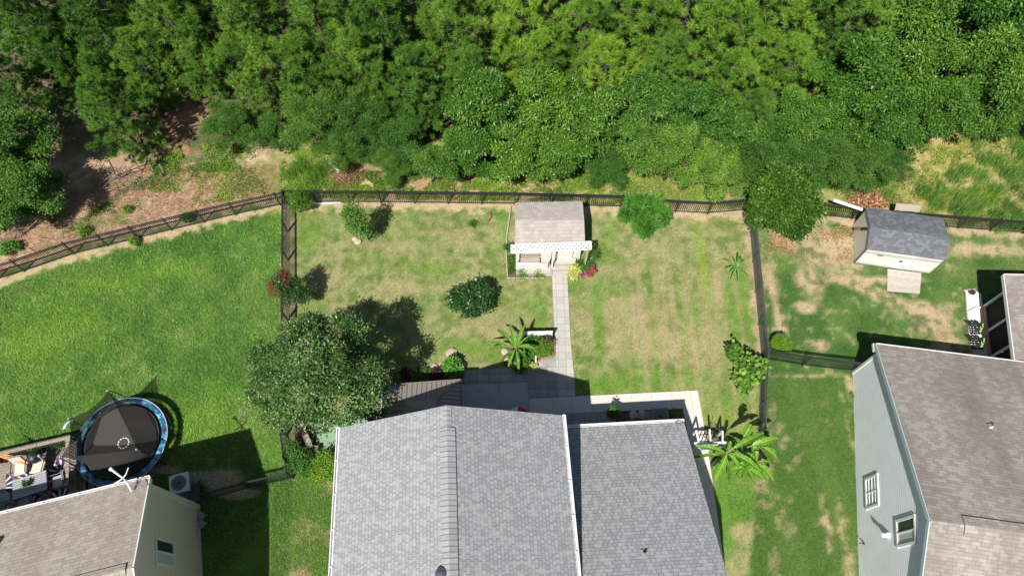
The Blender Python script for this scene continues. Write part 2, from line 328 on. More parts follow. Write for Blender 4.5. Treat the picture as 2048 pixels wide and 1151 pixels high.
def trunk_mesh(name, H_, r0, lobes, rng, matl, lean=(0, 0), nb=7):
    mb = MB(); top = Vector((lean[0], lean[1], H_)); pts = [Vector((lean[0]*t*t+rng.uniform(-.05, .05)*t*r0*8, lean[1]*t*t+rng.uniform(-.05, .05)*t*r0*8, H_*t-.1*(t == 0))) for t in (0, .25, .5, .75, 1)]
    mb.tube(pts, [r0*1.25, r0, r0*.8, r0*.55, r0*.25], 8)
    for i in range(min(nb, len(lobes))):
        l = lobes[i]; e = Vector(l[:3]); t = rng.uniform(.3, .7); b = pts[0].lerp(top, t); b = Vector((lean[0]*t*t, lean[1]*t*t, H_*t)); md = b.lerp(e, .5)+Vector((0, 0, rng.uniform(-.1, .2)))
        mb.tube([b, md, e], [r0*.42, r0*.3, r0*.12], 6)
    me = bpy.data.meshes.new(name); me.from_pydata([tuple(v) for v in mb.v], [], mb.f); me.materials.append(matl)
    me.polygons.foreach_set('use_smooth', [True]*len(me.polygons)); return me
def pine_meshes(seed, H_=9., R_=2.75, z0=1.6, needles=64):
    rng = np.random.default_rng(seed); mb = MB(); mb.tube([(0, 0, -.1), (.05, 0, H_*.4), (0, .06, H_*.75), (0, 0, H_-.3)], [.17, .13, .08, .02], 8)
    PC = []; PD = []; PT = []; z = z0
    while z < H_-.3:
        t = (z-z0)/(H_-z0); nb = rng.integers(4, 6); r = R_*max(.16, (1.0-t**2.2))*(.70+.30*min(1, t*4)); a0 = rng.uniform(0, 6.28)
        for b in range(nb):
            a = a0+6.283*b/nb+rng.uniform(-.35, .35); rr = max(.4, r*rng.uniform(.60, 1.12)); dx = np.array([math.cos(a), math.sin(a), 0]); sx = np.array([-dx[1], dx[0], 0]); rise = .12+.4*t; base = np.array([0, 0, z])
            def pt(q): return base+dx*rr*q+np.array([0, 0, rr*(rise*q-.10*math.sin(q*3.1)+.10*q*q)])
            mb.tube([Vector(pt(q)) for q in (0, .5, .95)], [.035, .022, .010], 5)
            c = pt(.80); sp_ = .24+.15*rr; m_ = int(8+11*rr/R_); bt = rng.normal(.45, .15)+.12*t
            for j in range(m_):
                o = dx*rng.normal(0, sp_*.95)+sx*rng.normal(0, sp_*.85); hz = -.22*(np.linalg.norm(o)/sp_)**2*.5; p = c+o+np.array([0, 0, hz+rng.uniform(-.16, .16)])
                PC.append(p); PD.append(nrm((o*.9+dx*.25+np.array([0, 0, .8]))[None])[0]); PT.append(bt+rng.normal(0, .10))
        z += rng.uniform(.95, 1.3)
    for k in range(14):
        a = rng.uniform(0, 6.28); zz = rng.uniform(z0, H_*.8); r_ = R_*rng.uniform(.75, 1.12)*(1-(zz/H_)**3); b = Vector((0, 0, zz)); e = Vector((math.cos(a)*r_, math.sin(a)*r_, zz+rng.uniform(-.2, .9))); m_ = b.lerp(e, .55)+Vector((0, 0, rng.uniform(-.2, .25))); mb.tube([b, m_, e], [.035, .025, .008], 4)
        for q in (.6, .8): f = m_.lerp(e, q); mb.tube([f, f+Vector((rng.uniform(-.5, .5), rng.uniform(-.5, .5), rng.uniform(0, .35)))], [.014, .005], 4)
    for k in range(7): PC.append(np.array([rng.normal(0, .25), rng.normal(0, .25), H_-rng.uniform(0, .6)])); PD.append(np.array([0, 0, 1.])); PT.append(.65)
    PC = np.array(PC); PD = np.array(PD); PT = np.array(PT); n = len(PC)*needles; C = np.repeat(PC, needles, 0); D = np.repeat(PD, needles, 0); a = nrm(nrm(rng.normal(0, 1, (n, 3)))+D*.5)
    sz = np.repeat(rng.uniform(.8, 1.2, len(PC)), needles)[:, None]; L = rng.uniform(.30, .42, (n, 1))*sz; s = nrm(np.cross(a, rng.normal(0, 1, (n, 3)))); wd = .022
    b0 = C+D*rng.uniform(-.10, .05, (n, 1)); V = np.empty((n, 3, 3)); V[:, 0] = b0-s*wd; V[:, 1] = b0+s*wd; V[:, 2] = b0+a*L
    cm = npmesh('pine_crown', V.reshape(-1, 3), 3, np.repeat(PT, needles)+rng.normal(0, .07, n), matl=M['pine'])
    me = bpy.data.meshes.new('pine_trunk'); me.from_pydata([tuple(v) for v in mb.v], [], mb.f); me.materials.append(M['barkdark']); return me, cm
def put_tree(name, meshes, loc, label, cat='tree', rz=0., s=1., sz=None, matl=None, group=None, parts=('trunk', 'crown')):
    t = thing(name, label, cat, loc, group); t.rotation_euler = (0, 0, rz); t.scale = (s, s, sz or s)
    a = link(parts[0], meshes[0], t); b = link(parts[1], meshes[1], t, matl); return t
# ============================================================ GROUND (one sheet) and its tint
FENCE_L = [(-60, 575), (49, 542), (149, 507.6), (215.7, 491.7), (277.7, 476), (344, 460), (409, 444), (472.7, 428.7), (561, 410)]
FENCE_B = [(577, 404.5), (640, 404), (700, 404.5), (763, 405), (878, 406), (940, 407), (1030, 408.5), (1105, 410), (1181, 412), (1240, 414), (1300, 418), (1350, 424), (1415, 426), (1491, 420), (1560, 424), (1630, 430), (1711, 439), (1775, 445), (1840, 450), (1915, 456), (1992, 462), (2100, 470)]
def W2(lst): return [gp(*p) for p in lst]
fy = W2(FENCE_L+FENCE_B[1:]); FX = np.array([-60]+[p.x for p in fy]+[60]); FY = np.array([4]+[p.y for p in fy]+[20])
def yfence(x): return np.interp(x, FX, FY)
LX = W2([(575.6, 405), (575.6, 443), (575, 640), (573, 870), (586, 955), (575, 1300)])
RX = W2([(1491, 420), (1500, 464), (1508, 510), (1523, 700), (1519, 814), (1516, 868), (1500, 1151)])
def xl(y): p = sorted([(q.y, q.x) for q in LX]); return np.interp(y, [a for a, b in p], [b for a, b in p])
def xr(y): p = sorted([(q.y, q.x) for q in RX]); return np.interp(y, [a for a, b in p], [b for a, b in p])
def blob(x, y, px, py, rx, ry, seed, ang=0, soft=.5):
    c = gp(px, py); sx = rx/36.; sy = ry/32.; dx = x-c.x; dy = y-c.y; ca, sa = math.cos(ang), math.sin(ang)
    u = (dx*ca+dy*sa)/sx; v = (-dx*sa+dy*ca)/sy; d = np.sqrt(u*u+v*v)+(fbm(x, y, .9, seed)-.5)*1.1
    return np.clip((1.15-d)/soft, 0, 1)
def ss(a, lo, hi): t = np.clip((a-lo)/(hi-lo), 0, 1); return t*t*(3-2*t)
def tint(x, y):
    x = np.asarray(x, float); y = np.asarray(y, float); C = lambda *c: np.array(c, float)
    def mx(a, b, f): f = np.asarray(f)[..., None]; return a*(1-f)+b*f
    n1 = fbm(x, y, 3.2, 3); n2 = fbm(x, y, 1.1, 9); n3 = fbm(x, y, .35, 17, 3); nb = fbm(x, y, 8., 31)
    G1 = C(.066, .158, .026); G2 = C(.108, .215, .036); GY = C(.14, .265, .030); TAN = C(.37, .30, .17); SAND = C(.49, .37, .235); OL = C(.15, .185, .065); EARTH = C(.40, .265, .175); STRAW = C(.48, .36, .26); DARKG = C(.045, .10, .028)
    base = mx(G1, G2, ss(n2*.6+n1*.4, .35, .65)[..., ]) if x.ndim else None
    # left lawn
    left = base.copy()
    for b in ((130, 650, 120, 60, 1), (60, 690, 70, 60, 2), (330, 545, 110, 26, 3), (200, 570, 90, 25, 5), (560, 430, 30, 40, 7), (400, 840, 120, 60, 8), (560, 790, 60, 90, 4)): left = mx(left, GY, .75*blob(x, y, *b, soft=1.0))
    left = mx(left, OL, .5*ss(n1, .55, .75)*ss(n3, .4, .6)); left = mx(left, TAN, .2*ss(n3+n2*.5, .93, 1.1))
    for b in ((330, 940, 40, 9, 2), (440, 960, 40, 22, 5), (470, 985, 40, 10, 6), (400, 950, 30, 10, 8)): left = mx(left, SAND, .85*blob(x, y, *b))
    # middle lawn
    MG = mx(C(.125, .20, .042)*np.ones(x.shape+(3,)), C(.195, .245, .085), ss(n2*.5+n3*.5, .35, .65)); mid = MG
    mid = mx(mid, TAN, .52*ss(n1*.2+n3*.5+n2*.15+.15*fbm(x, y, .16, 5, 2), .36, .66)); mid = mx(mid, C(.16, .25, .05), .35*ss(fbm(x, y, 2.2, 91), .5, .62))
    for b in ((870, 465, 110, 10, 2), (770, 490, 120, 12, 3), (650, 560, 60, 30, 5), (860, 575, 110, 12, 6), (790, 575, 50, 18, 4), (960, 650, 60, 25, 7), (1010, 650, 60, 40, 17), (1230, 540, 110, 12, 8), (1290, 620, 70, 50, 9), (1240, 640, 40, 60, 14), (1370, 430, 100, 22, 10), (1300, 500, 80, 25, 11), (1440, 560, 50, 60, 12), (1340, 690, 120, 45, 13), (1420, 680, 40, 80, 15), (1170, 640, 25, 40, 16)): mid = mx(mid, TAN, .55*blob(x, y, *b, soft=.9))
    for b in ((1405, 560, 9, 90, 2), (1390, 640, 10, 60, 3), (1197, 660, 12, 75, 4), (1195, 770, 70, 20, 5), (1310, 760, 120, 18, 6), (1500, 640, 18, 110, 7), (860, 535, 90, 14, 8), (1220, 470, 25, 30, 9), (1060, 610, 30, 40, 10), (1080, 650, 20, 50, 11), (920, 690, 60, 20, 12), (620, 480, 30, 60, 13), (1470, 600, 30, 60, 14), (1450, 800, 60, 30, 15), (1010, 450, 15, 60, 16), (980, 700, 80, 20, 18), (1215, 520, 20, 20, 19)): mid = mx(mid, C(.13, .245, .035), .66*blob(x, y, *b, soft=.9))
    mid = mx(mid, C(.24, .31, .04), .7*blob(x, y, 1405, 520, 12, 110, 3, soft=.9)); mid = mx(mid, C(.24, .31, .04), .5*blob(x, y, 1450, 850, 50, 40, 6, soft=.9))
    for b in ((1415, 620, 5, 90, 21), (1500, 500, 9, 60, 22), (1432, 700, 7, 60, 23), (1268, 640, 5, 110, 24), (1370, 620, 5, 110, 25), (1330, 640, 4, 100, 26)): mid = mx(mid, TAN, .5*blob(x, y, *b, soft=.9))
    strip = ss(np.sin(x*4.2+n1*1.2), -.2, .9)*ss(x, 2.5, 4)*ss(22-y, 1, 5); mid = mx(mid, mid*C(.78, .96, .70), .6*strip); st3 = ss(np.sin(x*7.1+n1*2.+1.), .1, .9)*ss(x, 5., 7)*ss(21-y, 1, 4); mid = mx(mid, TAN*C(1.05, .93, .95), .35*st3)
    # right yard
    rt = mx(C(.055, .125, .028)*np.ones(x.shape+(3,)), C(.11, .19, .045), ss(n2*.5+n1*.5, .35, .6)); rt = mx(rt, OL, .45*ss(n1, .5, .65))
    for b in ((1640, 500, 110, 45, 2), (1580, 450, 70, 60, 3), (1690, 500, 60, 60, 14), (1800, 605, 90, 14, 4, -.35), (1730, 575, 70, 12, 5, -.3), (1870, 640, 50, 40, 6), (1840, 620, 60, 20, 7), (1900, 690, 40, 25, 8), (1620, 560, 30, 30, 9), (1610, 615, 30, 12, 10), (1560, 640, 14, 60, 11), (1985, 500, 60, 14, 12), (1640, 690, 30, 12, 13), (1930, 500, 30, 20, 15), (1750, 560, 110, 10, 16), (1540, 560, 18, 60, 17)): rt = mx(rt, SAND*.92, np.clip(.25+1.1*ss(n3, .3, .65), 0, .9)*blob(x, y, *b, soft=.8))
    rt = mx(rt, TAN, .5*ss(n3*.6+n2*.4, .58, .70)); rt = mx(rt, C(.10, .19, .04), .75*blob(x, y, 1960, 470, 60, 20, 5))
    # strip beside the right house
    y0 = gp(1600, 748).y+.0; dp = C(.064, .128, .026)+0*rt; st2 = ss(np.sin((x+.17*(y-5))*2.1), .1, .9)
    dp = mx(dp, C(.095, .168, .036), .45*st2+.3*n2); dp = mx(dp, TAN*.8, .5*ss(n3*.5+n2*.5, .57, .66)*ss(n1, .35, .55))
    for b in ((1560, 745, 40, 8, 2), (1630, 748, 70, 6, 3), (1480, 960, 40, 25, 4), (1505, 930, 30, 30, 5), (1700, 770, 10, 30, 6), (1708, 900, 4, 150, 7), (1565, 880, 14, 30, 8), (1690, 1080, 12, 70, 9), (1655, 1050, 9, 60, 12)): dp = mx(dp, SAND*.9, np.clip(.1+1.1*ss(n3, .35, .7), 0, .85)*blob(x, y, *b, soft=.9))
    rt = mx(rt, dp, ss(y0-y, -.1, .1)); L_, R_ = xl(y), xr(y); wob = (n3-.5)*.5
    c = mx(left, mid, ss(x-L_+wob, -.12, .12)*ss(y, 8.4, 9.6)); yb = y
    fl = ss(x-L_, -.1, .1)*ss(9.6-y, 0, 1.2)
    front = mx(G2*1.0+0*left, TAN, .8*ss(n2*.6+n1*.4, .46, .62)); front = mx(front, GY*.85, .6*ss(n3, .5, .7)*ss(-x, 9.6, 11))
    c = mx(c, front, fl); c = mx(c, rt, ss(x-R_+wob, -.12, .12)); 
    edge = np.minimum(np.abs(x-L_), np.where(y > y0, np.abs(x-R_), 9)); c = mx(c, SAND*.85, .75*ss(.42+(n3-.5)*.8-edge, 0, .25)*ss(y, 9, 10))
    d = y-yfence(x); c = mx(c, SAND, .8*ss(.5+(n3-.5)*1.0-np.abs(d+.15), 0, .35))
    # beyond the fences
    far = mx(EARTH+0*c, STRAW, ss(n3*.6+n2*.4, .4, .6)); far = mx(far, C(.13, .22, .035), ss(n2, .52, .66)*.7*ss(d, .3, 1.5)+0*x)
    lf = gp(520, 380).x; weedy = mx(C(.13, .22, .025)+0*c, C(.34, .30, .13), ss(n3*.5+n2*.5, .45, .6)); weedy = mx(weedy, C(.42, .27, .17), .8*ss(n1+n3*.3, .62, .74))
    far = mx(far, weedy, ss(x-lf, -1, 2)); mead = mx(C(.24, .26, .05)+0*c, C(.42, .34, .15), ss(n2*.5+n3*.5, .35, .6)); mead = mx(mead, C(.33, .23, .13), .6*ss(n1, .58, .7))
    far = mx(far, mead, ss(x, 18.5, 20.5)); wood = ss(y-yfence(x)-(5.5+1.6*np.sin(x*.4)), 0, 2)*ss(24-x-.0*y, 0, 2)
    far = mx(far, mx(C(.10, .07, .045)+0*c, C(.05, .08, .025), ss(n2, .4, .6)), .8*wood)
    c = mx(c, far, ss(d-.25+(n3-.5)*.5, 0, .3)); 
    for b in ((370, 240, 50, 45, 2), (350, 300, 50, 18, 4)): c = mx(c, C(.42, .25, .15), .9*blob(x, y, *b))
    return np.clip(c*(.86+.28*n3[..., None]), .01, .85)
gx = np.unique(np.r_[np.linspace(-700, -40, 16), np.arange(-40, 40.01, .15), np.linspace(40, 700, 16)]); gy = np.unique(np.r_[np.linspace(-500, -4, 12), np.arange(-4, 41, .15), np.linspace(41, 900, 18)])
X, Y = np.meshgrid(gx, gy); Z = (fbm(X, Y, 2.0, 77)-.5)*.03; near = (np.abs(X) < 40) & (Y < 41) & (Y > -4); Z = np.where(near, Z, 0)-.02
nx, ny = len(gx), len(gy); V = np.c_[X.ravel(), Y.ravel(), Z.ravel()]; idx = np.arange(nx*ny).reshape(ny, nx)
Q = np.stack([idx[:-1, :-1], idx[:-1, 1:], idx[1:, 1:], idx[1:, :-1]], -1).reshape(-1, 4)
gm = bpy.data.meshes.new('ground'); gm.vertices.add(len(V)); gm.vertices.foreach_set('co', V.astype(np.float32).ravel()); gm.loops.add(Q.size); gm.loops.foreach_set('vertex_index', Q.astype(np.int32).ravel())
gm.polygons.add(len(Q)); gm.polygons.foreach_set('loop_start', np.arange(0, Q.size, 4, dtype=np.int32)); a = gm.attributes.new('col', 'FLOAT_COLOR', 'POINT')
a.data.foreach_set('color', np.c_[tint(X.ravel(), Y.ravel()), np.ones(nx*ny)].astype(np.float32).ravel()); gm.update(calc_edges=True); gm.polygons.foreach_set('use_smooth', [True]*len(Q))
def groundmat():
    m, t, b, ns, ls = newmat('lawn_and_earth'); at = ns.new('ShaderNodeAttribute'); at.attribute_name = 'col'; co = ns.new('ShaderNodeNewGeometry').outputs['Position']
    n1 = noise(ns, ls, 6, co, 5, .7); n2 = noise(ns, ls, 26, co, 4, .7)
    mp = ns.new('ShaderNodeMapping'); mp.inputs['Rotation'].default_value = (0, 0, .6); mp.inputs['Scale'].default_value = (12, 45, 1); ls.new(co, mp.inputs[0]); n3 = noise(ns, ls, 1, mp.outputs[0], 3)
    c = mixc(ns, ls, None, at.outputs['Color'], ramp(ns, ls, n1, (.3, .36), (.7, .64)), 'OVERLAY', .7); c = mixc(ns, ls, None, c, ramp(ns, ls, n2, (.3, .2), (.7, .8)), 'OVERLAY', .75)
    c = mixc(ns, ls, None, c, ramp(ns, ls, n3, (.3, .35), (.7, .65)), 'OVERLAY', .5); ls.new(c, b.inputs['Base Color']); b.inputs['Roughness'].default_value = .95; b.inputs['Specular IOR Level'].default_value = .1
    bump(ns, ls, n2, b, .6, .04); return m
tag(link('ground', gm, None, groundmat()), kind='structure')
# grass blades: one growing mass
def bladesmat():
    m, t, b, ns, ls = newmat('grass_blades'); at = ns.new('ShaderNodeAttribute'); at.attribute_name = 'col'; ls.new(at.outputs['Color'], b.inputs['Base Color']); b.inputs['Roughness'].default_value = .6; b.inputs['Specular IOR Level'].default_value = .25
    tr = ns.new('ShaderNodeBsdfTranslucent'); ls.new(at.outputs['Color'], tr.inputs[0]); mx_ = ns.new('ShaderNodeMixShader'); mx_.inputs[0].default_value = .25
    ls.new(b.outputs[0], mx_.inputs[1]); ls.new(tr.outputs[0], mx_.inputs[2]); ls.new(mx_.outputs[0], ns['Material Output'].inputs[0]); return m
def pip(x, y, poly):
    ins = np.zeros(len(x), bool); n = len(poly)
    for i in range(n):
        (x1, y1), (x2, y2) = poly[i][:2], poly[(i+1) % n][:2]
        if y1 == y2: continue
        c = ((y1 > y) != (y2 > y)) & (x < (x2-x1)*(y-y1)/(y2-y1)+x1); ins ^= c
    return ins
HARD = []                                              # paved outlines, filled before the blades are sown
def sheet(name, px, z, m_, ud=(1, .057, 0), world=None, thick=.06):
    P = world or [gp(*p) for p in px]; HARD.append([(p.x, p.y) for p in P]); mb = MB(); mb.ud = Vector(ud).normalized(); mb.prism([(p.x, p.y) for p in P], z-thick, z)
    return mb.build(name, m_, kind='structure')
# ============================================================ PATHS AND PAVING
sheet('garden_path', [(1104, 546), (1134, 546), (1137, 600), (1141, 680), (1148, 752), (1151, 791), (1117, 793), (1112, 715), (1110, 680), (1106, 600)], .035, M['stone'])
sheet('paver_path', [(928, 741), (1052, 733), (1062, 728), (1088, 716), (1112, 713.5), (1117.5, 793), (1058, 796), (1055, 763), (928, 769)], .031, M['stonedark'])
sheet('patio', [(760, 776), (928, 769.6), (1054.6, 763.6), (1057.6, 796.6), (1060, 840), (1000, 905), (740, 905)], .045, M['patio'])
ax, ay = Vector((1, .0535, 0)).normalized(), Vector((.0593, -.998, 0))
sheet('concrete_walk', [(1058.4, 797), (1395, 780.5), (1416, 903), (1430, 1000), (1451, 1151), (1466, 1260), (1430, 1260), (1418, 1151), (1400, 990), (1366, 822), (1366, 816.5), (1130, 826.5), (1060, 839.5)], .055, M['conc'])
sheet('paver_strip', [(1062, 829.5), (1230, 822.5), (1232, 862), (1062, 872)], .033, M['stonedark'])
sheet('mulch_bed', [(1232.6, 822.4), (1364, 817), (1370, 860), (1234, 862)], .012, M['soil'])
sheet('mossy_slab', [(628, 850), (640, 838), (760, 800), (780, 800), (780, 860), (700, 900), (634, 899)], .04, M['moss'])
sheet('side_slab', [(742, 744), (768, 742), (768, 770), (742, 772)], .03, M['patio'])
sheet('planting_bed', [(770, 742), (852, 738), (928, 726), (928, 755), (770, 766)], .012, M['soil'])
sheet('garden_bed', [(1005, 700), (1018, 680), (1036, 672), (1106, 672), (1110, 710), (1086, 714), (1050, 731), (1008, 732)], .02, M['soil'])
sheet('shed_bed', [(1015, 545), (1020, 510), (1032, 505), (1032, 538), (1092, 538), (1092, 554), (1017, 557)], .012, M['soil'])
sheet('mulch_patch', [(590, 870), (600, 845), (632, 845), (640, 898), (645, 905), (590, 925)], .012, M['soil'])
sheet('gravel_bed', [(1929, 581), (1948, 580), (1962, 588), (1976, 714), (1942, 718), (1936, 650)], .03, M['gravel'])
# ============================================================ HOUSES
def v3(p, z): return Vector((p.x, p.y, z))
def gable(house, P0, u, wv, Lu, D1, D2, ze, zr, ov, mwall, mroof, wallrake=.3, t=.16, zr2=None, wname='wall', rname='roof', cut=None):
    u = Vector((*u, 0)).normalized(); wv = Vector((*wv, 0)).normalized(); P0 = Vector((P0[0], P0[1], 0)); zB = zr2 if zr2 is not None else ze
    e0, e1 = P0+Vector((0, 0, ze)), P0+u*Lu+Vector((0, 0, ze)); r0, r1 = P0+wv*D1+Vector((0, 0, zr)), P0+wv*D1+u*Lu+Vector((0, 0, zr))
    b0, b1 = P0+wv*(D1+D2)+Vector((0, 0, zB)), P0+wv*(D1+D2)+u*Lu+Vector((0, 0, zB)); mb = MB(); mb.slab([e0, e1, r1, r0], t); mb.slab([b0, r0, r1, b1], t)
    roof = mb.build(rname, mroof, house)
    f1 = (zr-ze)/D1; f2 = (zr-zB)/D2; k = t*1.12+.02; q = []
    for s_ in (0, 1):
        o = u*(wallrake if s_ == 0 else Lu-wallrake)+P0
        q.append([o+wv*ov+Vector((0, 0, -.1)), o+wv*(D1+D2-ov)+Vector((0, 0, -.1)), o+wv*(D1+D2-ov)+Vector((0, 0, zB+f2*ov-k)), o+wv*D1+Vector((0, 0, zr-k)), o+wv*ov+Vector((0, 0, ze+f1*ov-k))])
    mb = MB(); mb.add(q[0]+q[1], [(0, 1, 2, 3, 4), (9, 8, 7, 6, 5), (4, 3, 8, 9), (3, 2, 7, 8), (0, 4, 9, 5), (2, 1, 6, 7), (1, 0, 5, 6)])
    wall = mb.build(wname, mwall, house); return roof, wall, (e0, e1, r0, r1, b0, b1), u, wv
def gutter(parent, a, b, out, m_=None, wd=.13):
    """open trough along a-b, `out` points away from the house"""
    a = Vector(a); b = Vector(b); out = Vector(out).normalized(); mb = MB(); h = Vector((0, 0, .11)); o1 = out*.015; o2 = out*wd
    mb.bar(a+o1-h*.4, b+o1-h*.4, .02, .12); mb.bar(a+o2-h*.4, b+o2-h*.4, .03, .13); mb.bar((a+(o1+o2)/2)-h, (b+(o1+o2)/2)-h, wd, .02)
    n = int((b-a).length/1.35); 
    for i in range(n+1): p = a.lerp(b, i/max(n, 1)); mb.bar(p+o1+Vector((0, 0, .015)), p+o2+Vector((0, 0, .015)), .05, .02)
    return mb.build('gutter', m_ or M['white'], parent)
def window(house, P, D, z0, z1, s0, s1, slider=True, nout=None, blinds=False):
    D = Vector((D[0], D[1], 0)).normalized(); n = Vector(nout).normalized(); P = Vector((P[0], P[1], 0)); u2 = lambda s_, z, o=0: P+D*s_+Vector((0, 0, z))+n*o
    f = MB(); wd = .075
    for a, b in ((u2(s0-wd, z0, .02), u2(s1+wd, z0, .02)), (u2(s0-wd, z1, .02), u2(s1+wd, z1, .02)), (u2(s0, z0, .02), u2(s0, z1, .02)), (u2(s1, z0, .02), u2(s1, z1, .02))): f.bar(a, b, wd if a.z == b.z else .1, .1 if a.z == b.z else wd, up=n if a.z != b.z else (0, 0, 1))
    if slider: f.bar(u2((s0+s1)/2, z0, .02), u2((s0+s1)/2, z1, .02), .06, .055, up=n)
    w_ = f.build('window', M['vinyl'], house)
    for i in range(2 if slider else 1):
        a, b = (s0+(s1-s0)*i/2, s0+(s1-s0)*(i+1)/2) if slider else (s0, s1); g = MB(); g.quad(u2(a+.03, z0, .012), u2(b-.03, z0, .012), u2(b-.03, z1, .012), u2(a+.03, z1, .012)); g.build('pane', M['blind'] if (blinds or i == 1) else M['glass'], w_)  # second sliding pane painted pale, as if reflecting light
    if blinds:
        g = MB()
        for k in range(int((z1-z0)/.3)+1): g.bar(u2(s0, z0+.3*k, .03), u2(s1, z0+.3*k, .03), .03, .03)
        g.bar(u2((s0+s1)/2, z0, .03), u2((s0+s1)/2, z1, .03), .03, .03, up=n); g.build('muntin', M['vinyl'], w_)
    return w_
def vent_pipe(parent, p, s=1.0, m_=None):
    mb = MB(); p = Vector(p); mb.lathe(p-Vector((0, 0, .12)), [(.13*s, 0), (.12*s, .14), (.05*s, .17), (.045*s, .42*s), (.03*s, .42*s)], 12); mb.box(p+Vector((0, 0, -.01)), (.4*s, .34*s, .02)); return mb.build('vent_pipe', m_ or M['black'], parent, smooth=False)
# main grey-roofed house
NS = (.0593, -.998); EW = (.998, .0575)
Hm = thing('house', 'grey shingled two part house at the bottom centre, between patio and side walk', 'house', (-2.5, 0, 0))
roof, wall, (e0, e1, r0, r1, b0, b1), u, wv = gable(Hm, (-7.24, 7.81), NS, EW, 15, 4.69, 4.70, 5.5, 7.8, .32, M['sidegrey'], M['roofgrey'])
gutter(Hm, e0, e1, -wv); gutter(Hm, b0, b1, wv)
mb = MB(); mb.ud = tuple(wv)
def ridgecap(house, r0, r1, wv, ze_slope, half, z, name, m_, thick=.05):
    mb = MB(); mb.ud = wv; d = Vector((0, 0, 1))*half*ze_slope; up = Vector((0, 0, z))
    mb.slab([r0+up, r1+up, r1+wv*half-d+up, r0+wv*half-d+up], thick); mb.slab([r0-wv*half-d+up, r1-wv*half-d+up, r1+up, r0+up], thick); return mb.build(name, m_, house)
M['ridgecap'] = paver('ridge_cap_shingles', (.33, .335, .345), .2, 4, .45, .10, 0, 0, .2, .018)
cap = ridgecap(Hm, r0, r0+u*1.25, wv, .49, .17, .03, 'ridge_cap', M['ridgecap'])
rvent = ridgecap(Hm, r0+u*.9, r1, wv, .49, .30, .075, 'ridge_vent', M['ridgecap'], .07)
v_ = MB(); q = gp(889, 1146, 7.6); v_.lathe(q+Vector((-.1, 0, -.1)), [(.16, 0), (.16, .25), (.22, .27), (.2, .33), (.05, .38)], 14); v_.build('roof_vent', mat('dark_vent', (.05, .06, .08), .6), Hm)
wroof, wwall, (we0, we1, wr0, wr1, wb0, wb1), wu, ww = gable(Hm, (7.89, 8.757), (-.998, -.0535), NS, 5.62, 6.75, 5.0, 3.05, 5.42, .32, M['sidegrey'], M['roofwing'], wname='wing_wall', rname='wing_roof')
gutter(Hm, we0, we1, -ww)
q = wr0; vp = gp(1289, 1104, 4.95); vent_pipe(Hm, vp+Vector((0, 0, .05)), .8)
mb = MB(); mb.tube([we0+Vector((-.35, .12, -.05)), we0+Vector((-.35, .05, -.5)), we0+Vector((-.42, -.25, -.6)), Vector((we0.x-.42, we0.y-.28, .2)), Vector((we0.x-.42, we0.y+.1, .08))], .045, 8); mb.build('downspout', M['white'], Hm)
v_ = MB(); q = gp(1372, 845, 3.0)
for k in range(26): a = rnd.uniform(0, 6.28); v_.bar(we0+Vector((-.22, -.02, .0))+Vector((math.cos(a)*.05, math.sin(a)*.05, 0)), we0+Vector((-.22, -.02, .03))+Vector((math.cos(a)*.19, math.sin(a)*.10, rnd.uniform(-.02, .06))), .012, .012)
nest = v_.build('bird_nest', M['twig']); tag(nest, 'small dark nest of twigs on the corner of the grey wing roof', 'nest')
# left tan house
Hl = thing('house', 'tan sided house with tan shingle roof at the lower left beside the deck', 'house', (-18, 1, 0))
roof, wall, (e0, e1, r0, r1, b0, b1), u, wv = gable(Hl, (-14.8, 5.75), (-.969, -.247), (.244, -.97), 14, 3.62, 6.5, 5.45, 6.85, .2, M['sidetan'], M['rooftan'], wallrake=.16)
gutter(Hl, e0, e1, -wv, M['vinyl'], .10); wp = Vector((-14.8, 5.75, 0))+u*.16
def rect_on(house, name, a, b, wd, m_, n, th=.05, up=(0, 0, 1)):
    mb = MB(); mb.bar(a, b, wd, th, up=n); return mb.build(name, m_, house)
nE = -u
rect_on(Hl, 'corner_board', wp+wv*.26+nE*.02+Vector((0, 0, 0)), wp+wv*.26+nE*.02+Vector((0, 0, 5.3)), .26, M['trimtan'], nE)
mb = MB(); mb.bar(e0+nE*.012-Vector((0, 0, .1)), r0+nE*.012-Vector((0, 0, .1)), .05, .2); mb.bar(r0+nE*.012-Vector((0, 0, .1)), b0+nE*.012-Vector((0, 0, .1)), .05, .2); mb.build('rake_board', M['trimtan'], Hl)
q0 = wallhit(311, 1079, wp, wv); q1 = wallhit(348, 1130, wp, wv); sA = (q0-wp).dot(wv); 
def wallspan(p, q, wp, wv):
    a = wallhit(*p, wp, wv); b = wallhit(*q, wp, wv); return (a-wp).dot(wv), a.z, (b-wp).dot(wv), b.z
s0, z1_, s1, z0_ = *wallspan((310, 1104), (346, 1104), wp, wv)[:2], *wallspan((310, 1104), (346, 1104), wp, wv)[2:]
sa = (wallhit(327, 1080, wp, wv)-wp).dot(wv); sb = (wallhit(331, 1130, wp, wv)-wp).dot(wv); zt = wallhit(311, 1104, wp, wv).z; zb = wallhit(346, 1104, wp, wv).z
window(Hl, wp, wv, zb, zt, sa, sb, True, nE)
for k, (pa, lab) in enumerate((((398, 1032), 'box'), ((398, 1048), 'box'))):
    q = wallhit(*pa, wp, wv); mb = MB(); mb.box(q+nE*.09, (.18, .34, .42), math.atan2(nE.y, nE.x)); mb.box(q+nE*.2, (.05, .24, .26), math.atan2(nE.y, nE.x)); mb.tube([q+nE*.08-Vector((0, 0, .2)), Vector((q.x, q.y, .3))+nE*.08, Vector((q.x, q.y, .12))+nE*.3, Vector((q.x, q.y, .0))+nE*.3], .035, 8); mb.build('meter_box', M['acbox'], Hl)
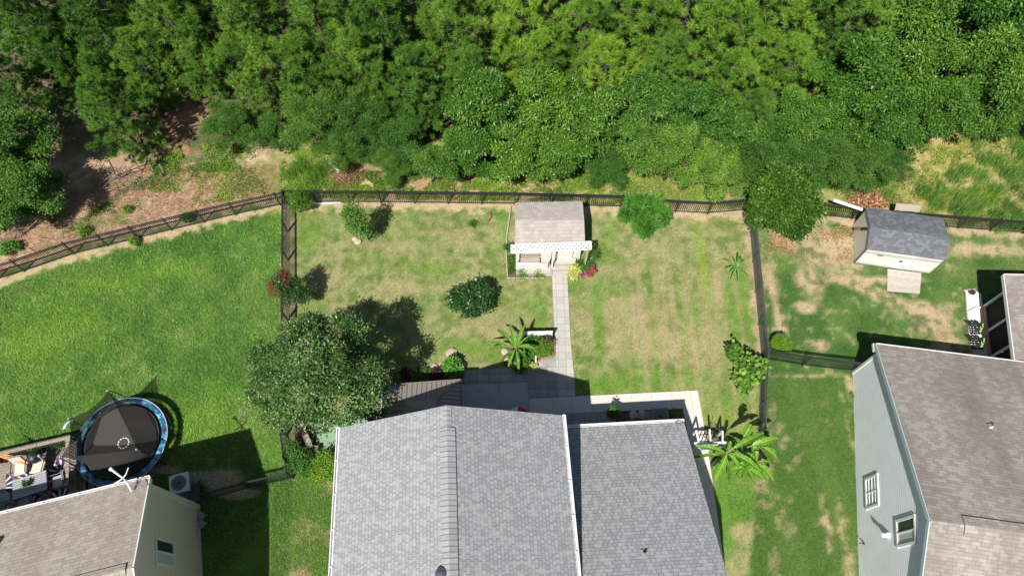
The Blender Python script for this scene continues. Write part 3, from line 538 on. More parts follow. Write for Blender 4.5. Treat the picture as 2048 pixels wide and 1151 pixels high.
q = wallhit(391, 1030, wp, wv); mb = MB(); mb.tube([q+nE*.05, q+nE*.05+wv*.9], .025, 6); mb.tube([q+nE*.05, q+nE*.05-Vector((0, 0, .5))], .02, 6); mb.build('conduit', M['metal'], Hl)
ridgecap(Hl, r0+u*.25, r1, wv, .38, .22, .07, 'ridge_vent', M['rooftan'], .06)
vent_pipe(Hl, e0.lerp(r0, .33)+u*5.55+Vector((0, 0, .06)), .9)
# right pale blue house
Hr = thing('house', 'pale blue sided house with a brown shingle roof filling the lower right corner', 'house', (22, 4, 0))
roof, wall, (e0, e1, r0, r1, b0, b1), u, wv = gable(Hr, (17.68, 12.63), (.9906, -.137), (-.191, -.9816), 17, 8.85, 8.85, 3.0, 6.55, .34, M['sideblue'], M['roofbrown'], wallrake=.16)
nW = -u; wp = Vector((17.68, 12.63, 0))+u*.16
mb = MB(); mb.bar(e0-wv*.02-Vector((0, 0, .09)), e1-wv*.02-Vector((0, 0, .09)), .05, .2); mb.build('fascia', M['white'], Hr)
mb = MB(); mb.bar(e0+nW*.012-Vector((0, 0, .12)), r0+nW*.012-Vector((0, 0, .12)), .05, .2); mb.bar(r0+nW*.012-Vector((0, 0, .12)), b0+nW*.012-Vector((0, 0, .12)), .05, .2)
mb.build('rake_board', M['trimblue'], Hr)
mb = MB(); mb.box(e0+u*.12+wv*.10-Vector((0, 0, .27)), (.36, .4, .16), math.atan2(u.y, u.x)); mb.build('eave_return', M['white'], Hr)
mb = MB(); mb.bar(wp+wv*.40+nW*.02, wp+wv*.40+nW*.02+Vector((0, 0, 2.75)), .14, .05, up=nW); mb.build('corner_board', M['white'], Hr)
for (l, r_, t_, b_), blinds in (((1733, 1757, 953, 1012), True), ((1795, 1832, 1036, 1088), False)):
    xm, ym = (l+r_)/2, (t_+b_)/2; sa = (wallhit(xm, t_, wp, wv)-wp).dot(wv); sb = (wallhit(xm, b_, wp, wv)-wp).dot(wv); zb = wallhit(l, ym, wp, wv).z; zt = wallhit(r_, ym, wp, wv).z
    window(Hr, wp, wv, zb, zt, sa, sb, not blinds, nW, blinds)
q = wallhit(1778, 1070, wp, wv); mb = MB(); mb.box(q+nW*.06, (.14, .2, .2), math.atan2(u.y, u.x)); mb.tube([q+nW*.1, q+nW*.26-Vector((0, 0, .08))], [.08, .1], 10); mb.build('dryer_vent', M['white'], Hr)
q = wallhit(1729, 1086, wp, wv); mb = MB(); mb.tube([q, q+nW*.14, q+nW*.16-Vector((0, 0, .15))], .02, 6); mb.lathe(q+nW*.03-Vector((0, 0, .03)), [(.05, 0), (.05, .06)], 8); mb.build('hose_tap', M['black'], Hr)
ridgecap(Hr, r0+u*1.25, r1, wv, .40, .36, .08, 'ridge_vent', M['roofbrown'], .07)
fr = e0.lerp(r0, .46); vent_pipe(Hr, fr+u*3.95+Vector((0, 0, .05)), .8, M['metal'])
# screened porch of the right house
pn = gp(2008, 549, 2.75); ps = e0+u*7.15-wv*.0; ps = gp(2030, 719, 2.98); ue = Vector((.9985, -.02, 0)).normalized()
mb = MB(); mb.slab([pn, pn+ue*8, Vector((ps.x+8, ps.y-.9, 3.05))-wv*.6, Vector((ps.x-.06, ps.y, 3.02))-wv*.05], .14); mb.build('porch_roof', M['roofbrown'], Hr)
mb = MB(); mb.bar(pn-Vector((.03, 0, .08)), Vector((ps.x-.06, ps.y, 2.93)), .04, .2); mb.bar(pn+Vector((0, .03, -.08)), pn+ue*8+Vector((0, .03, -.08)), .04, .2); mb.build('fascia', M['white'], Hr)
A = gp(1965, 613); B = gp(1975, 714); A.z = B.z = 0; D = (B-A).normalized(); pX = A.x+.02; nrt = Vector((-D.y, D.x, 0)); Lw = 4.2
mb = MB(); mb.prism([tuple(A)[:2], tuple(A+D*Lw)[:2], tuple(A+D*Lw+Vector((7, 0, 0)))[:2], tuple(A+Vector((7, 0, 0)))[:2]], -.1, .22); mb.build('porch_floor', M['brick'], Hr)
for i, s_ in enumerate((.02, 1.55, 3.08)):
    mb = MB(); q = A+D*s_+Vector((.08, 0, 0)); mb.bar(q+Vector((0, 0, .2)), q+Vector((0, 0, 2.62)), .11, .14, up=D); mb.build('porch_post', M['trimblue'], Hr)
    if i < 2: mb = MB(); a_ = A+D*(s_+.07)+Vector((.1, 0, 0)); b_ = A+D*(s_+1.47)+Vector((.1, 0, 0)); mb.quad(v3(a_, .22), v3(b_, .22), v3(b_, 2.6), v3(a_, 2.6)); mb.build('screen_panel', M['screen'], Hr)
mb = MB(); a_ = A+D*3.15+Vector((.1, 0, 0)); b_ = A+D*Lw+Vector((.1, 0, 0)); mb.quad(v3(a_, .22), v3(b_, .22), v3(b_, 2.6), v3(a_, 2.6)); mb.build('screen_panel', M['screen'], Hr)
mb = MB(); a_ = A+Vector((.14, .02, 0)); mb.quad(v3(a_, .22), v3(a_+Vector((7, -.2, 0)), .22), v3(a_+Vector((7, -.2, 0)), 2.6), v3(a_, 2.6)); mb.build('screen_panel', M['screen'], Hr)
mb = MB(); g0 = A+D*.05; mb.tube([v3(g0, 2.55)+Vector((-.05, 0, 0)), v3(g0, .25)+Vector((-.05, 0, 0)), v3(g0, .12)+Vector((-.25, -.05, 0)), gp(1952, 615, .12), gp(1937, 624, .08)], [.045, .045, .05, .06, .10], 8); mb.build('downspout', M['white'], Hr)
# ============================================================ FENCES
def fence(label, pts, h=1.22, sp=1.83, m_=None, first=True, step=.115, group='black metal picket fences'):
    m_ = m_ or M['fence']; P = [Vector((p.x, p.y, 0)) for p in pts]; posts = []
    for i in range(len(P)-1):
        n = max(1, round((P[i+1]-P[i]).length/sp)); posts += [P[i].lerp(P[i+1], k/n) for k in range(n)]
    posts.append(P[-1]); f = thing('fence', label, 'fence', posts[0], group)
    for q in posts:
        mb = MB(); mb.box(q+Vector((0, 0, h/2)), (.075, .075, h+.06)); mb.lathe(q+Vector((0, 0, h+.03)), [(.05, 0), (.05, .02), (.01, .05)], 4); mb.build('post', m_, f)
    for a, b in zip(posts[:-1], posts[1:]):
        d = (b-a); L = d.length; d = d/L; mb = MB(); a_, b_ = a+d*.04, b-d*.04
        for z in (.12, h-.17, h-.04): mb.bar(a_+Vector((0, 0, z)), b_+Vector((0, 0, z)), .042, .042)
        n = int((L-.1)/step)
        for k in range(1, n+1): q = a+d*(L*k/(n+1)); mb.bar(q+Vector((0, 0, .05)), q+Vector((0, 0, h-.02)), .027, .027)
        mb.build('panel', m_, f)
    return f
fence('black metal picket fence curving along the back of the bright green left lawn', W2(FENCE_L)+[gp(574, 408)])
fence('black metal picket fence straight along the back of the patchy middle lawn', W2([(577, 404.5), (763, 405), (1030, 408.5), (1240, 414), (1350, 424), (1415, 427), (1489, 421)]))
fence('black metal picket fence behind the white storage shed and the round magnolia', W2([(1493, 421), (1630, 430), (1775, 445), (1915, 456), (2110, 471)]))
fence('black metal picket fence between left and middle lawns, running under the big tree', W2([(575.6, 409), (575.6, 640), (573, 870), (580, 925)]))
fence('short black metal picket fence at the shaded side of the tan house', W2([(414, 998), (500, 975), (586, 955.5), (583, 930)]))
fence('grey-black picket fence down the middle lawn right side to the big banana plants', W2([(1492, 425), (1500, 464), (1523, 715), (1519, 814), (1516, 868)]), m_=mat('grey_black_aluminium', (.085, .092, .10), .35, .2, 6, bs=.02, spec=.7))
fence('short metal picket fence between the round bush and the pale blue house wall', W2([(1524.5, 717), (1604, 730), (1706, 741.5)]))
# ============================================================ SMALL SHED WITH LATTICE PORCH
def lattice(mb, a, b, c, d, step=.115, w_=.038, th=.012, thick2=True):
    """diagonal lath on the parallelogram a (origin), b (along), c (other side); frame all round"""
    a, b, c = Vector(a), Vector(b), Vector(c); U = b-a; Vv = c-a; Lu, Lv = U.length, Vv.length; u, v = U/Lu, Vv/Lv; n = u.cross(v).normalized()
    def clip(x0, s):
        pts = []
        for (x, y) in ((x0, 0), (x0+s*Lv, Lv)): pts.append((x, y))
        (x1, y1), (x2, y2) = pts; t0, t1 = 0., 1.; dx = x2-x1
        if dx:
            ta, tb = (0-x1)/dx, (Lu-x1)/dx; ta, tb = min(ta, tb), max(ta, tb); t0, t1 = max(t0, ta), min(t1, tb)
        return None if t1-t0 < .02 else [(x1+dx*t, y1+(y2-y1)*t) for t in (t0, t1)]
    for s, off in ((1, .006), (-1, -.006)):
        x = -Lv if s > 0 else 0
        while x < Lu+(Lv if s < 0 else 0):
            r_ = clip(x, s)
            if r_: p, q = [a+u*i+v*j+n*off for i, j in r_]; mb.bar(p, q, w_, th, up=n)
            x += step
    for p, q in ((a, a+U), (a+Vv, a+U+Vv), (a, a+Vv), (a+U, a+U+Vv)): mb.bar(p, q, d, .03, up=n)
Hs = thing('garden_shed', 'small brown roofed shed with a white lattice porch at the head of the paver path', 'shed', (2, 19, 0))
NW, NE, SW, SE = gp(1030, 405, 2.1), gp(1165, 402, 2.1), gp(1030, 488.5, 2.15), gp(1170, 483, 2.15); RW = Vector(((NW.x+SW.x)/2, (NW.y+SW.y)/2, 2.46)); RE = Vector((3.90, 20.06, 2.46))
mb = MB(); mb.ud = (1, .03, 0); mb.slab([NW, NE, RE, RW], .09); mb.slab([RW, RE, SE, SW], .09); mb.build('roof', M['roofshed'], Hs)
mb = MB(); i_ = .12; fl = SW.y+.14; x0, x1 = SW.x+.1, SE.x-.1; yb = NW.y-.12
mb.add([Vector((x0, fl, 0)), Vector((x1, fl+.16, 0)), Vector((x1, yb+.05, 0)), Vector((x0, yb, 0)), Vector((x0, fl, 2.08)), Vector((x1, fl+.16, 2.08)), Vector((x1, yb+.05, 2.02)), Vector((x0, yb, 2.02)), Vector((x0, (fl+yb)/2, 2.34)), Vector((x1, (fl+yb)/2+.1, 2.34))], [(3, 2, 1, 0), (0, 1, 5, 4), (2, 3, 7, 6), (1, 2, 6, 9, 5), (3, 0, 4, 8, 7), (4, 5, 9, 8), (8, 9, 6, 7)]); mb.build('wall', M['creamwall'], Hs)
dx0 = gp(1106, 515, .4).x; mb = MB(); mb.box((dx0+.56, fl+.06, 1.12), (1.05, .07, 1.7), .04); dr = mb.build('door', M['white'], Hs)
mb = MB(); mb.lathe((dx0+.2, fl+.03, 1.0), [(.04, 0), (.05, .05), (.02, .1)], 8); mb.box((dx0+.5, fl+.0, 1.25), (.22, .03, .16)); mb.build('handle', M['black'], dr)
mb = MB(); py0, py1 = fl-.95, fl+.02; px1 = gp(1101, 530, .3).x; mb.ud = (1, 0, 0); mb.prism([(x0-.02, py0), (px1, py0+.06), (px1, py1+.05), (x0-.02, py1)], .0, .28); mb.build('porch_floor', M['greywood'], Hs)
sx0, sx1 = gp(1104, 530, .2).x, gp(1152, 530, .2).x; mb = MB()
mb.prism([(sx0, fl-.36), (sx1, fl-.32), (sx1, fl+.06), (sx0, fl+.02)], 0, .30); mb.prism([(sx0+.02, fl-.66), (sx1-.03, fl-.62), (sx1-.03, fl-.34), (sx0+.02, fl-.38)], 0, .2); mb.prism([(sx0+.03, fl-.95), (sx1-.2, fl-.92), (sx1-.2, fl-.64), (sx0+.03, fl-.68)], 0, .1); mb.build('steps', M['greywood'], Hs)
for (a, b) in ((1033, 537), (1093, 541), (1103, 539), (1168, 536)):
    q = gp(a, b, 0); mb = MB(); mb.bar(Vector((q.x, q.y, 0)), Vector((q.x, q.y+.02, 2.1)), .09, .09); mb.build('porch_post', M['greywood'] if a == 1168 else M['vinyl'], Hs)
mb = MB(); la, lb_ = gp(1022, 490, 2.13), gp(1182, 482.5, 2.13); lc = gp(1022.5, 506, 1.98); ld = gp(1182, 498, 1.98); lattice(mb, la, lb_, lc, .045, .25, .10); mb.build('lattice_canopy', M['white'], Hs)
mb = MB(); pa, pb = gp(1033, 541, 0), gp(1092, 542.5, 0); lattice(mb, v3(pa, .02), v3(pb, .02), v3(pa, .75), .05, .19, .07); mb.bar(v3(pa, .80), v3(pb, .80), .16, .04); mb.build('railing', M['vinyl'], Hs)
tb = thing('bench', 'grey wooden bench inside the lattice porch of the small shed', 'bench', (1.0, fl-.3, .28))
mb = MB(); mb.box((1.0, fl-.28, .62), (1.05, .34, .045)); mb.build('seat', M['ply'], tb)
for dx in (-.45, .45): mb = MB(); mb.box((1.0+dx, fl-.28, .44), (.06, .3, .32)); mb.build('leg', M['ply'], tb)
mb = MB(); mb.box((1.0, fl-.08, .85), (1.05, .04, .3)); mb.build('backrest', M['ply'], tb)
q = gp(1097, 547, .0); mb = MB(); mb.prism([tuple(gp(1092, 542))[:2], tuple(gp(1104, 541.5))[:2], tuple(gp(1104.5, 552))[:2], tuple(gp(1092.5, 552.5))[:2]], 0, .14); mb.prism([tuple(gp(1093, 543))[:2], tuple(gp(1100, 542.8))[:2], tuple(gp(1100, 548))[:2], tuple(gp(1093, 548))[:2]], .14, .19)
tag(mb.build('concrete_block', M['patio']), 'pale concrete block beside the porch steps of the small shed', 'block')
# ============================================================ WHITE STORAGE SHED
Hw = thing('storage_shed', 'white storage shed with dark grey shingles at the top right by the back fence', 'shed', (21.5, 20, 0))
c0 = gp(1709, 526); c1 = gp(1857, 547); uu = (c1-c0).normalized(); vv = (gp(1707, 450)-c0).normalized(); Lw_, Ld = (c1-c0).length, 2.62
ez, rz = 1.66, 2.1; ov = .07
def sp(a, b, z): return c0+uu*a+vv*b+Vector((0, 0, z))
mb = MB(); mb.slab([sp(-ov, -ov, ez), sp(Lw_+ov, -ov, ez), sp(Lw_+ov, Ld*.42, rz), sp(-ov, Ld*.42, rz)], .06); mb.slab([sp(-ov, Ld*.42, rz), sp(Lw_+ov, Ld*.42, rz), sp(Lw_+ov, Ld+ov, ez), sp(-ov, Ld+ov, ez)], .06); mb.build('roof', M['roofdark'], Hw)
mb = MB(); s1_ = .1; mb.add([sp(0, 0, 0), sp(0, Ld, 0), sp(0, Ld, ez-.03), sp(0, Ld*.42, rz-.08), sp(0, 0, ez-.03), sp(Lw_, 0, 0), sp(Lw_, Ld, 0), sp(Lw_, Ld, ez-.03), sp(Lw_, Ld*.42, rz-.08), sp(Lw_, 0, ez-.03)], [(4, 3, 2, 1, 0), (5, 6, 7, 8, 9), (0, 5, 9, 4), (1, 2, 7, 6), (2, 3, 8, 7), (3, 4, 9, 8)]); mb.build('wall', M['shedwhite'], Hw)
mb = MB(); mb.add([sp(-.012, .03, .03), sp(-.012, Ld-.03, .03), sp(-.012, Ld-.03, ez-.07), sp(-.012, Ld*.42, rz-.12), sp(-.012, .03, ez-.07)], [(4, 3, 2, 1, 0)]); mb.build('side_wall', M['shedside'], Hw)
mb = MB(); mb.bar(sp(-.02, .01, 0), sp(-.02, .01, ez-.08), .05, .06); mb.bar(sp(-.03, 0, ez-.04), sp(-.03, Ld*.42, rz-.04), .05, .12); mb.bar(sp(-.03, Ld*.42, rz-.04), sp(-.03, Ld, ez-.04), .05, .12); mb.bar(sp(0, -.02, .04), sp(Lw_, -.02, .04), .03, .08); mb.build('trim', M['roofdark'], Hw)
for k in range(2):
    a = 1.32+k*.86; mb = MB(); mb.bar(sp(a, -.025, .12), sp(a, -.025, ez-.12), .835, .03, up=-vv); d = mb.build('door', M['shedwhite'], Hw)
    if k == 0: mb = MB(); mb.bar(sp(2.1, -.055, .85), sp(2.1, -.055, 1.0), .09, .03, up=-vv); mb.tube([sp(2.05, -.05, .9), sp(2.0, -.11, .92)], .02, 6); mb.build('latch', M['black'], d)
mb = MB(); mb.bar(sp(.72, -.02, 1.18), sp(1.08, -.02, 1.18), .02, .16); mb.bar(sp(.74, -.032, 1.16), sp(1.06, -.032, 1.16), .02, .02); mb.bar(sp(.74, -.032, 1.21), sp(1.06, -.032, 1.21), .02, .02); mb.build('vent', mat('grey_vent', (.25, .22, .22), .6), Hw)
mb = MB(); mb.bar(sp(-.1, Ld*.42, 1.88), sp(-.30, Ld*.42, 1.88), .16, .08); mb.bar(sp(-.32, Ld*.42, 1.88), sp(-.36, Ld*.42, 1.74), .14, .1); mb.build('wall_lamp', M['black'], Hw)
P4 = [gp(1773.5, 539), gp(1841, 547), gp(1839, 587), gp(1774, 582)]
mb = MB(); mb.ud = uu; mb.add([v3(P4[0], .10), v3(P4[1], .10), v3(P4[2], .03), v3(P4[3], .03), v3(P4[0], -.01), v3(P4[1], -.01), v3(P4[2], -.02), v3(P4[3], -.02)], [(3, 2, 1, 0)[::-1], (4, 5, 6, 7)[::-1], (0, 3, 7, 4), (1, 5, 6, 2), (2, 6, 7, 3), (0, 4, 5, 1)])
tag(mb.build('ramp', M['greywood']), 'grey board ramp lying at the doors of the white storage shed', 'ramp')
mb = MB(); a, b, c, d = gp(1793, 406, 1.2), gp(1844, 411, 1.2), gp(1838, 423.5, .9), gp(1789, 421, .9); mb.slab([a, b, c, d], .03); tag(mb.build('plywood_sheet', M['ply']), 'weathered plywood sheet leaning on the fence behind the white shed', 'board')
mb = MB(); a, b = gp(1667, 400, 1.35), gp(1725, 419, 1.35); mb.bar(a, b, .17, .07); mb.bar(a+Vector((0, 0, .045)), b+Vector((0, 0, .045)), .04, .03); tag(mb.build('white_gutter_length', M['white']), 'long white gutter length resting on the fence beside the white shed', 'gutter')
# ============================================================ METAL GAZEBO
g_ne, g_nw = gp(921.5, 758.5, 2.3), gp(766, 770, 2.3); gu = (g_ne-g_nw).normalized(); gv = Vector((gu.y, -gu.x, 0)); GW = (g_ne-g_nw).length; GD = 3.3
Gz = thing('gazebo', 'dark metal roofed gazebo between the big tree and the grey house', 'gazebo', tuple((g_ne+g_nw)/2+gv*GD/2-Vector((0, 0, 2.3))))
def gg(a, b, z): q = g_nw+gu*a+gv*b; return Vector((q.x, q.y, z))
ins = 1.30; zt = 2.98; mb = MB(); o4 = [gg(0, 0, 2.3), gg(GW, 0, 2.3), gg(GW, GD, 2.3), gg(0, GD, 2.3)]; i4 = [gg(ins, ins, zt), gg(GW-ins, ins, zt), gg(GW-ins, GD-ins, zt), gg(ins, GD-ins, zt)]
for k in range(4): j = (k+1) % 4; mb.slab([o4[k], o4[j], i4[j], i4[k]], .03)
mb.build('roof', M['sheetmetal'], Gz)
mb = MB(); e4 = [gg(ins-.18, ins-.18, zt+.06), gg(GW-ins+.18, ins-.18, zt+.06), gg(GW-ins+.18, GD-ins+.18, zt+.06), gg(ins-.18, GD-ins+.18, zt+.06)]; ap = [gg(GW*.42, GD/2, zt+.42), gg(GW*.58, GD/2, zt+.42)]
mb.slab([e4[0], e4[1], ap[1], ap[0]], .03); mb.slab([e4[2], e4[3], ap[0], ap[1]], .03); mb.slab([e4[1], e4[2], ap[1]], .03); mb.slab([e4[3], e4[0], ap[0]], .03); mb.build('upper_roof', M['sheetmetal'], Gz)
mb = MB()
for k in range(4): mb.bar(o4[k]+Vector((0, 0, .02)), i4[k]+Vector((0, 0, .02)), .05, .05); j = (k+1) % 4; mb.bar(o4[k], o4[j], .05, .09)
for k in range(4):
    j = (k+1) % 4; n = 16
    for q in range(1, n):
        s_ = q/n*GW if k % 2 == 0 else q/n*GD; Lk = GW if k % 2 == 0 else GD; run = min(ins, s_, Lk-s_); a = o4[k]+(o4[j]-o4[k])*(s_/Lk); inw = (gv, -gu, -gv, gu)[k]; mb.bar(a+Vector((0, 0, .012)), a+inw*run+Vector((0, 0, .012+.68*run/ins)), .022, .03)
mb.build('seams', M['seam'], Gz)
for a, b in ((.15, .15), (GW-.15, .15), (GW-.15, GD-.15), (.15, GD-.15)): mb = MB(); mb.bar(gg(a, b, 0), gg(a, b, 2.28), .11, .11); mb.build('post', M['sheetmetal'], Gz)
# ============================================================ PATIO UMBRELLA (only its tip clears the roof edge)
q = gp(1036, 829, 2.35); U_ = thing('patio_umbrella', 'red white and blue umbrella tip showing over the grey house roof edge', 'umbrella', (q.x, q.y-.75, .05))
q = gp(1036, 812, 2.1); r_ = 1.15; cx, cy = q.x, q.y-r_; zc = 2.55
mb = MB(); mb.tube([(cx, cy, .05), (cx, cy, 2.7)], .022, 8); mb.lathe((cx, cy, 2.66), [(.03, 0), (.04, .04), (.01, .1)], 8); mb.lathe((cx, cy, .045), [(.25, 0), (.25, .05), (.05, .1)], 16); mb.build('pole', M['white'], U_)
mp_ = [mat('umbrella_white', (.75, .77, .8), .8), mat('umbrella_red', (.55, .03, .03), .8), mat('umbrella_blue', (.03, .06, .30), .8)]; mb = MB()
for k in range(8):
    mb.cm = (2, 1, 0, 1, 2, 0, 1, 0)[k]; a0, a1 = [2*math.pi*(k+i)/8 for i in (0, 1)]; P = [Vector((cx, cy, zc))]+[Vector((cx+math.cos(a)*r_, cy+math.sin(a)*r_, zc-.45)) for a in (a0, a1)]; mb.slab(P, .01)
mb.build('canopy', mp_, U_)
# ============================================================ GARDEN TRELLIS, ARBOUR
y0 = gp(1104, 664, 1.05); x0_ = gp(1036, 664, 1.05).x; T = thing('trellis', 'low white lattice trellis behind the garden bed beside the paver path', 'trellis', (x0_, y0.y, 0))
mb = MB(); a, b = Vector((x0_, y0.y-.02, .2)), Vector((y0.x, y0.y+.02, .2)); lattice(mb, a, b, a+Vector((0, 0, .6)), .05, .13, .05); mb.build('lattice_panel', M['white'], T)
mb = MB()
for z in (.86, .96, 1.06): mb.bar(a+Vector((0, 0, z-.2)), b+Vector((0, 0, z-.2)), .10, .035)
mb.build('rail', M['white'], T)
for q in (a, b): mb = MB(); mb.bar(q-Vector((0, 0, .2)), q+Vector((0, 0, .92)), .08, .08); mb.build('post', M['white'], T)
q = gp(1071.5, 727, 0); mb = MB(); mb.bar(q, gp(1071.5, 712, .55), .07, .07); mb.lathe(gp(1071.5, 712, .55), [(.05, 0), (.05, .03), (.0, .08)], 4); tag(mb.build('wooden_post', M['vinyl']), 'short white post standing in the garden bed beside the paver path', 'post')
def edging(label, pts, n, m_=M['brick'], name='edging'):
    P = W2(pts); mb = MB(); L = [0]
    for i in range(len(P)-1): L.append(L[-1]+(P[i+1]-P[i]).length)
    for k in range(n):
        s_ = (k+.5)/n*L[-1]; i = max(j for j in range(len(L)-1) if L[j] <= s_); d = (P[i+1]-P[i]).normalized(); q = P[i]+d*(s_-L[i]); mb.box(q+Vector((0, 0, .045+rnd.uniform(-.01, .01))), (L[-1]/n*.92, .07, .13), math.atan2(d.y, d.x)+rnd.uniform(-.05, .05))
    return tag(mb.build(name, m_), label, 'edging')
edging('curved terracotta edging round the garden bed corner on the paver path', [(1108, 672), (1109.5, 708), (1098, 714), (1084, 717), (1073, 728)], 14)
edging('thin brown edging along the grass side of the small shed', [(1022, 412), (1014, 470), (1012, 500), (1015, 557), (1088, 557)], 26, M['ply'])
edging('curved dark brown edging piece lying on the grass near the back fence', [(979, 425), (982, 431), (981, 437), (976, 443)], 5, M['twig'])
edging('dark edging round the white gravel bed of the pale blue house', [(1950, 579), (1929, 581), (1931, 620), (1937, 670), (1942, 720)], 20, M['ply'])
# arbour by the grey house corner
ar = thing('arbor', 'white wooden arbour frame beside the big banana plants and the grey roof corner', 'arbor', (8.9, 7.4, 0)); zA = 2.05
for (pa, pb) in (((1392, 860), (1397, 884)), ((1419, 858), (1421.5, 888)), ((1445, 861), (1445, 883))): mb = MB(); mb.bar(gp(*pa, zA), gp(*pb, zA), .075, .07); mb.build('beam', M['white'], ar)
mb = MB(); mb.bar(gp(1404, 886, zA-.08), gp(1455, 884, zA-.08), .09, .09); mb.bar(gp(1388, 886, zA-.08), gp(1404, 886, zA-.08), .09, .09); mb.build('lintel', M['white'], ar)
mb = MB(); A_ = gp(1400, 868, 1.1); lb0 = gp(1398, 886, zA); q0, q1 = gp(1393, 886, zA), gp(1452, 884, zA)
for i in range(9): a = q0.lerp(q1, i/8); mb.bar(Vector((a.x, a.y+.05, .1)), Vector((a.x, a.y+.05, zA-.1)), .035, .03)
for z in (.35, .9, 1.45): mb.bar(Vector((q0.x, q0.y+.05, z)), Vector((q1.x, q1.y+.05, z)), .035, .03)
mb.build('lattice_back', M['white'], ar)
for q in (gp(1397, 886, zA), gp(1452, 884, zA), gp(1393, 861, zA), gp(1445, 862, zA)): mb = MB(); mb.bar(Vector((q.x, q.y, 0)), Vector((q.x, q.y, zA)), .08, .08); mb.build('post', M['white'], ar)
pt = MB(); cpt = gp(1425, 862, .3)
for k in range(30): a = rnd.uniform(0, 6.28); rr = rnd.uniform(.1, .5); c = Vector((cpt.x+math.cos(a)*rr, cpt.y+math.sin(a)*rr*.8, rnd.uniform(.05, .5))); pt.tube([c, c+Vector((rnd.uniform(-.3, .3), rnd.uniform(-.3, .3), rnd.uniform(-.1, .3)))], .014, 5)
tag(pt.build('branch_pile', M['barkpale']), 'tangle of pale bare stems on the ground under the white arbour', 'branches')
# ============================================================ AIR CONDITIONERS
def ac(label, top, z=.8, s=.82, rz=0., padm=M['patio'], fanm=None, lidm=None):
    q = gp(*top, z); a = thing('air_conditioner', label, 'air conditioner', (q.x, q.y, 0)); mb = MB(); mb.box((q.x, q.y, .05), (s*1.25, s*1.25, .1), rz); mb.build('pad', padm, a)
    mb = MB(); mb.box((q.x, q.y, (z+.1)/2-.02), (s, s, z-.14), rz)
    for k in range(9): mb.box((q.x, q.y, .16+.06*k), (s*1.03, s*1.03, .018), rz)
    mb.build('cabinet', M['acbox'], a); mb = MB(); n = 32; pts = []; R_ = s*.41
    for k in range(n): t = 2*math.pi*k/n+math.pi/4; c_ = max(abs(math.cos(t-0)), abs(math.sin(t))); pts.append((math.cos(t)/c_*s*.52, math.sin(t)/c_*s*.52))
    ca, sa = math.cos(rz), math.sin(rz); o = [Vector((q.x+x*ca-y*sa, q.y+x*sa+y*ca, z-.02)) for x, y in pts]; i_ = [Vector((q.x+(math.cos(2*math.pi*k/n+math.pi/4)*ca-math.sin(2*math.pi*k/n+math.pi/4)*sa)*R_, q.y+(math.cos(2*math.pi*k/n+math.pi/4)*sa+math.sin(2*math.pi*k/n+math.pi/4)*ca)*R_, z-.0)) for k in range(n)]
    dn = [p-Vector((0, 0, .12)) for p in o]; di = [p-Vector((0, 0, .12)) for p in i_]; mb.add(o+i_+dn+di, [(k, (k+1) % n, n+(k+1) % n, n+k) for k in range(n)]+[(2*n+k, 2*n+(k+1) % n, (k+1) % n, k) for k in range(n)]+[(n+k, n+(k+1) % n, 3*n+(k+1) % n, 3*n+k) for k in range(n)]); mb.build('lid', lidm or M['aclid'], a)
    mb = MB()
    for k in range(3):
        t = 2*math.pi*k/3+.5; d = Vector((math.cos(t), math.sin(t), 0)); e = Vector((-d.y, d.x, 0)); c = Vector((q.x, q.y, z-.15)); mb.slab([c+d*.08-e*.05, c+d*R_*.9-e*.16, c+d*R_*.92+e*.14+Vector((0, 0, .05)), c+d*.08+e*.06+Vector((0, 0, .03))], .01)
    mb.lathe((q.x, q.y, z-.2), [(.09, 0), (.09, .12), (.05, .14)], 12); mb.build('fan', fanm or M['metal'], a); mb = MB()
    for k in range(5): rr = R_*(k+1)/5.2; mb.tube([(q.x+rr*math.cos(t), q.y+rr*math.sin(t), z+.005) for t in np.linspace(0, 6.2832, 25)], .006, 4, cap=False)
    for k in range(8): t = math.pi*k/8; d = Vector((math.cos(t), math.sin(t), 0))*R_; mb.bar(Vector((q.x, q.y, z+.01))-d, Vector((q.x, q.y, z+.01))+d, .008, .008)
    mb.build('grille', M['black'], a); mb = MB(); mb.lathe((q.x, q.y, .1), [(R_*.98, 0), (R_*.98, .01)], 20); mb.build('coil', M['dark'], a); return a
ac('pale air conditioner with a fan on top in the shade of the tan house', (357.5, 965), .85, .86, .27, lidm=mat('cream_lid', (.72, .74, .68), .5))
ac('dark air conditioner in the mulch bed behind the grey wing roof', (1321, 832), .8, .80, .06, lidm=mat('taupe_lid', (.22, .20, .18), .5))
mb = MB(); q = gp(388, 985, .5); mb.box((q.x, q.y, .25), (.5, .8, .5), .27); mb.box((q.x, q.y, .52), (.54, .84, .05), .27); tag(mb.build('storage_box', mat('dark_green_plastic', (.05, .07, .065), .5)), 'dark low storage box beside the pale air conditioner of the tan house', 'box')
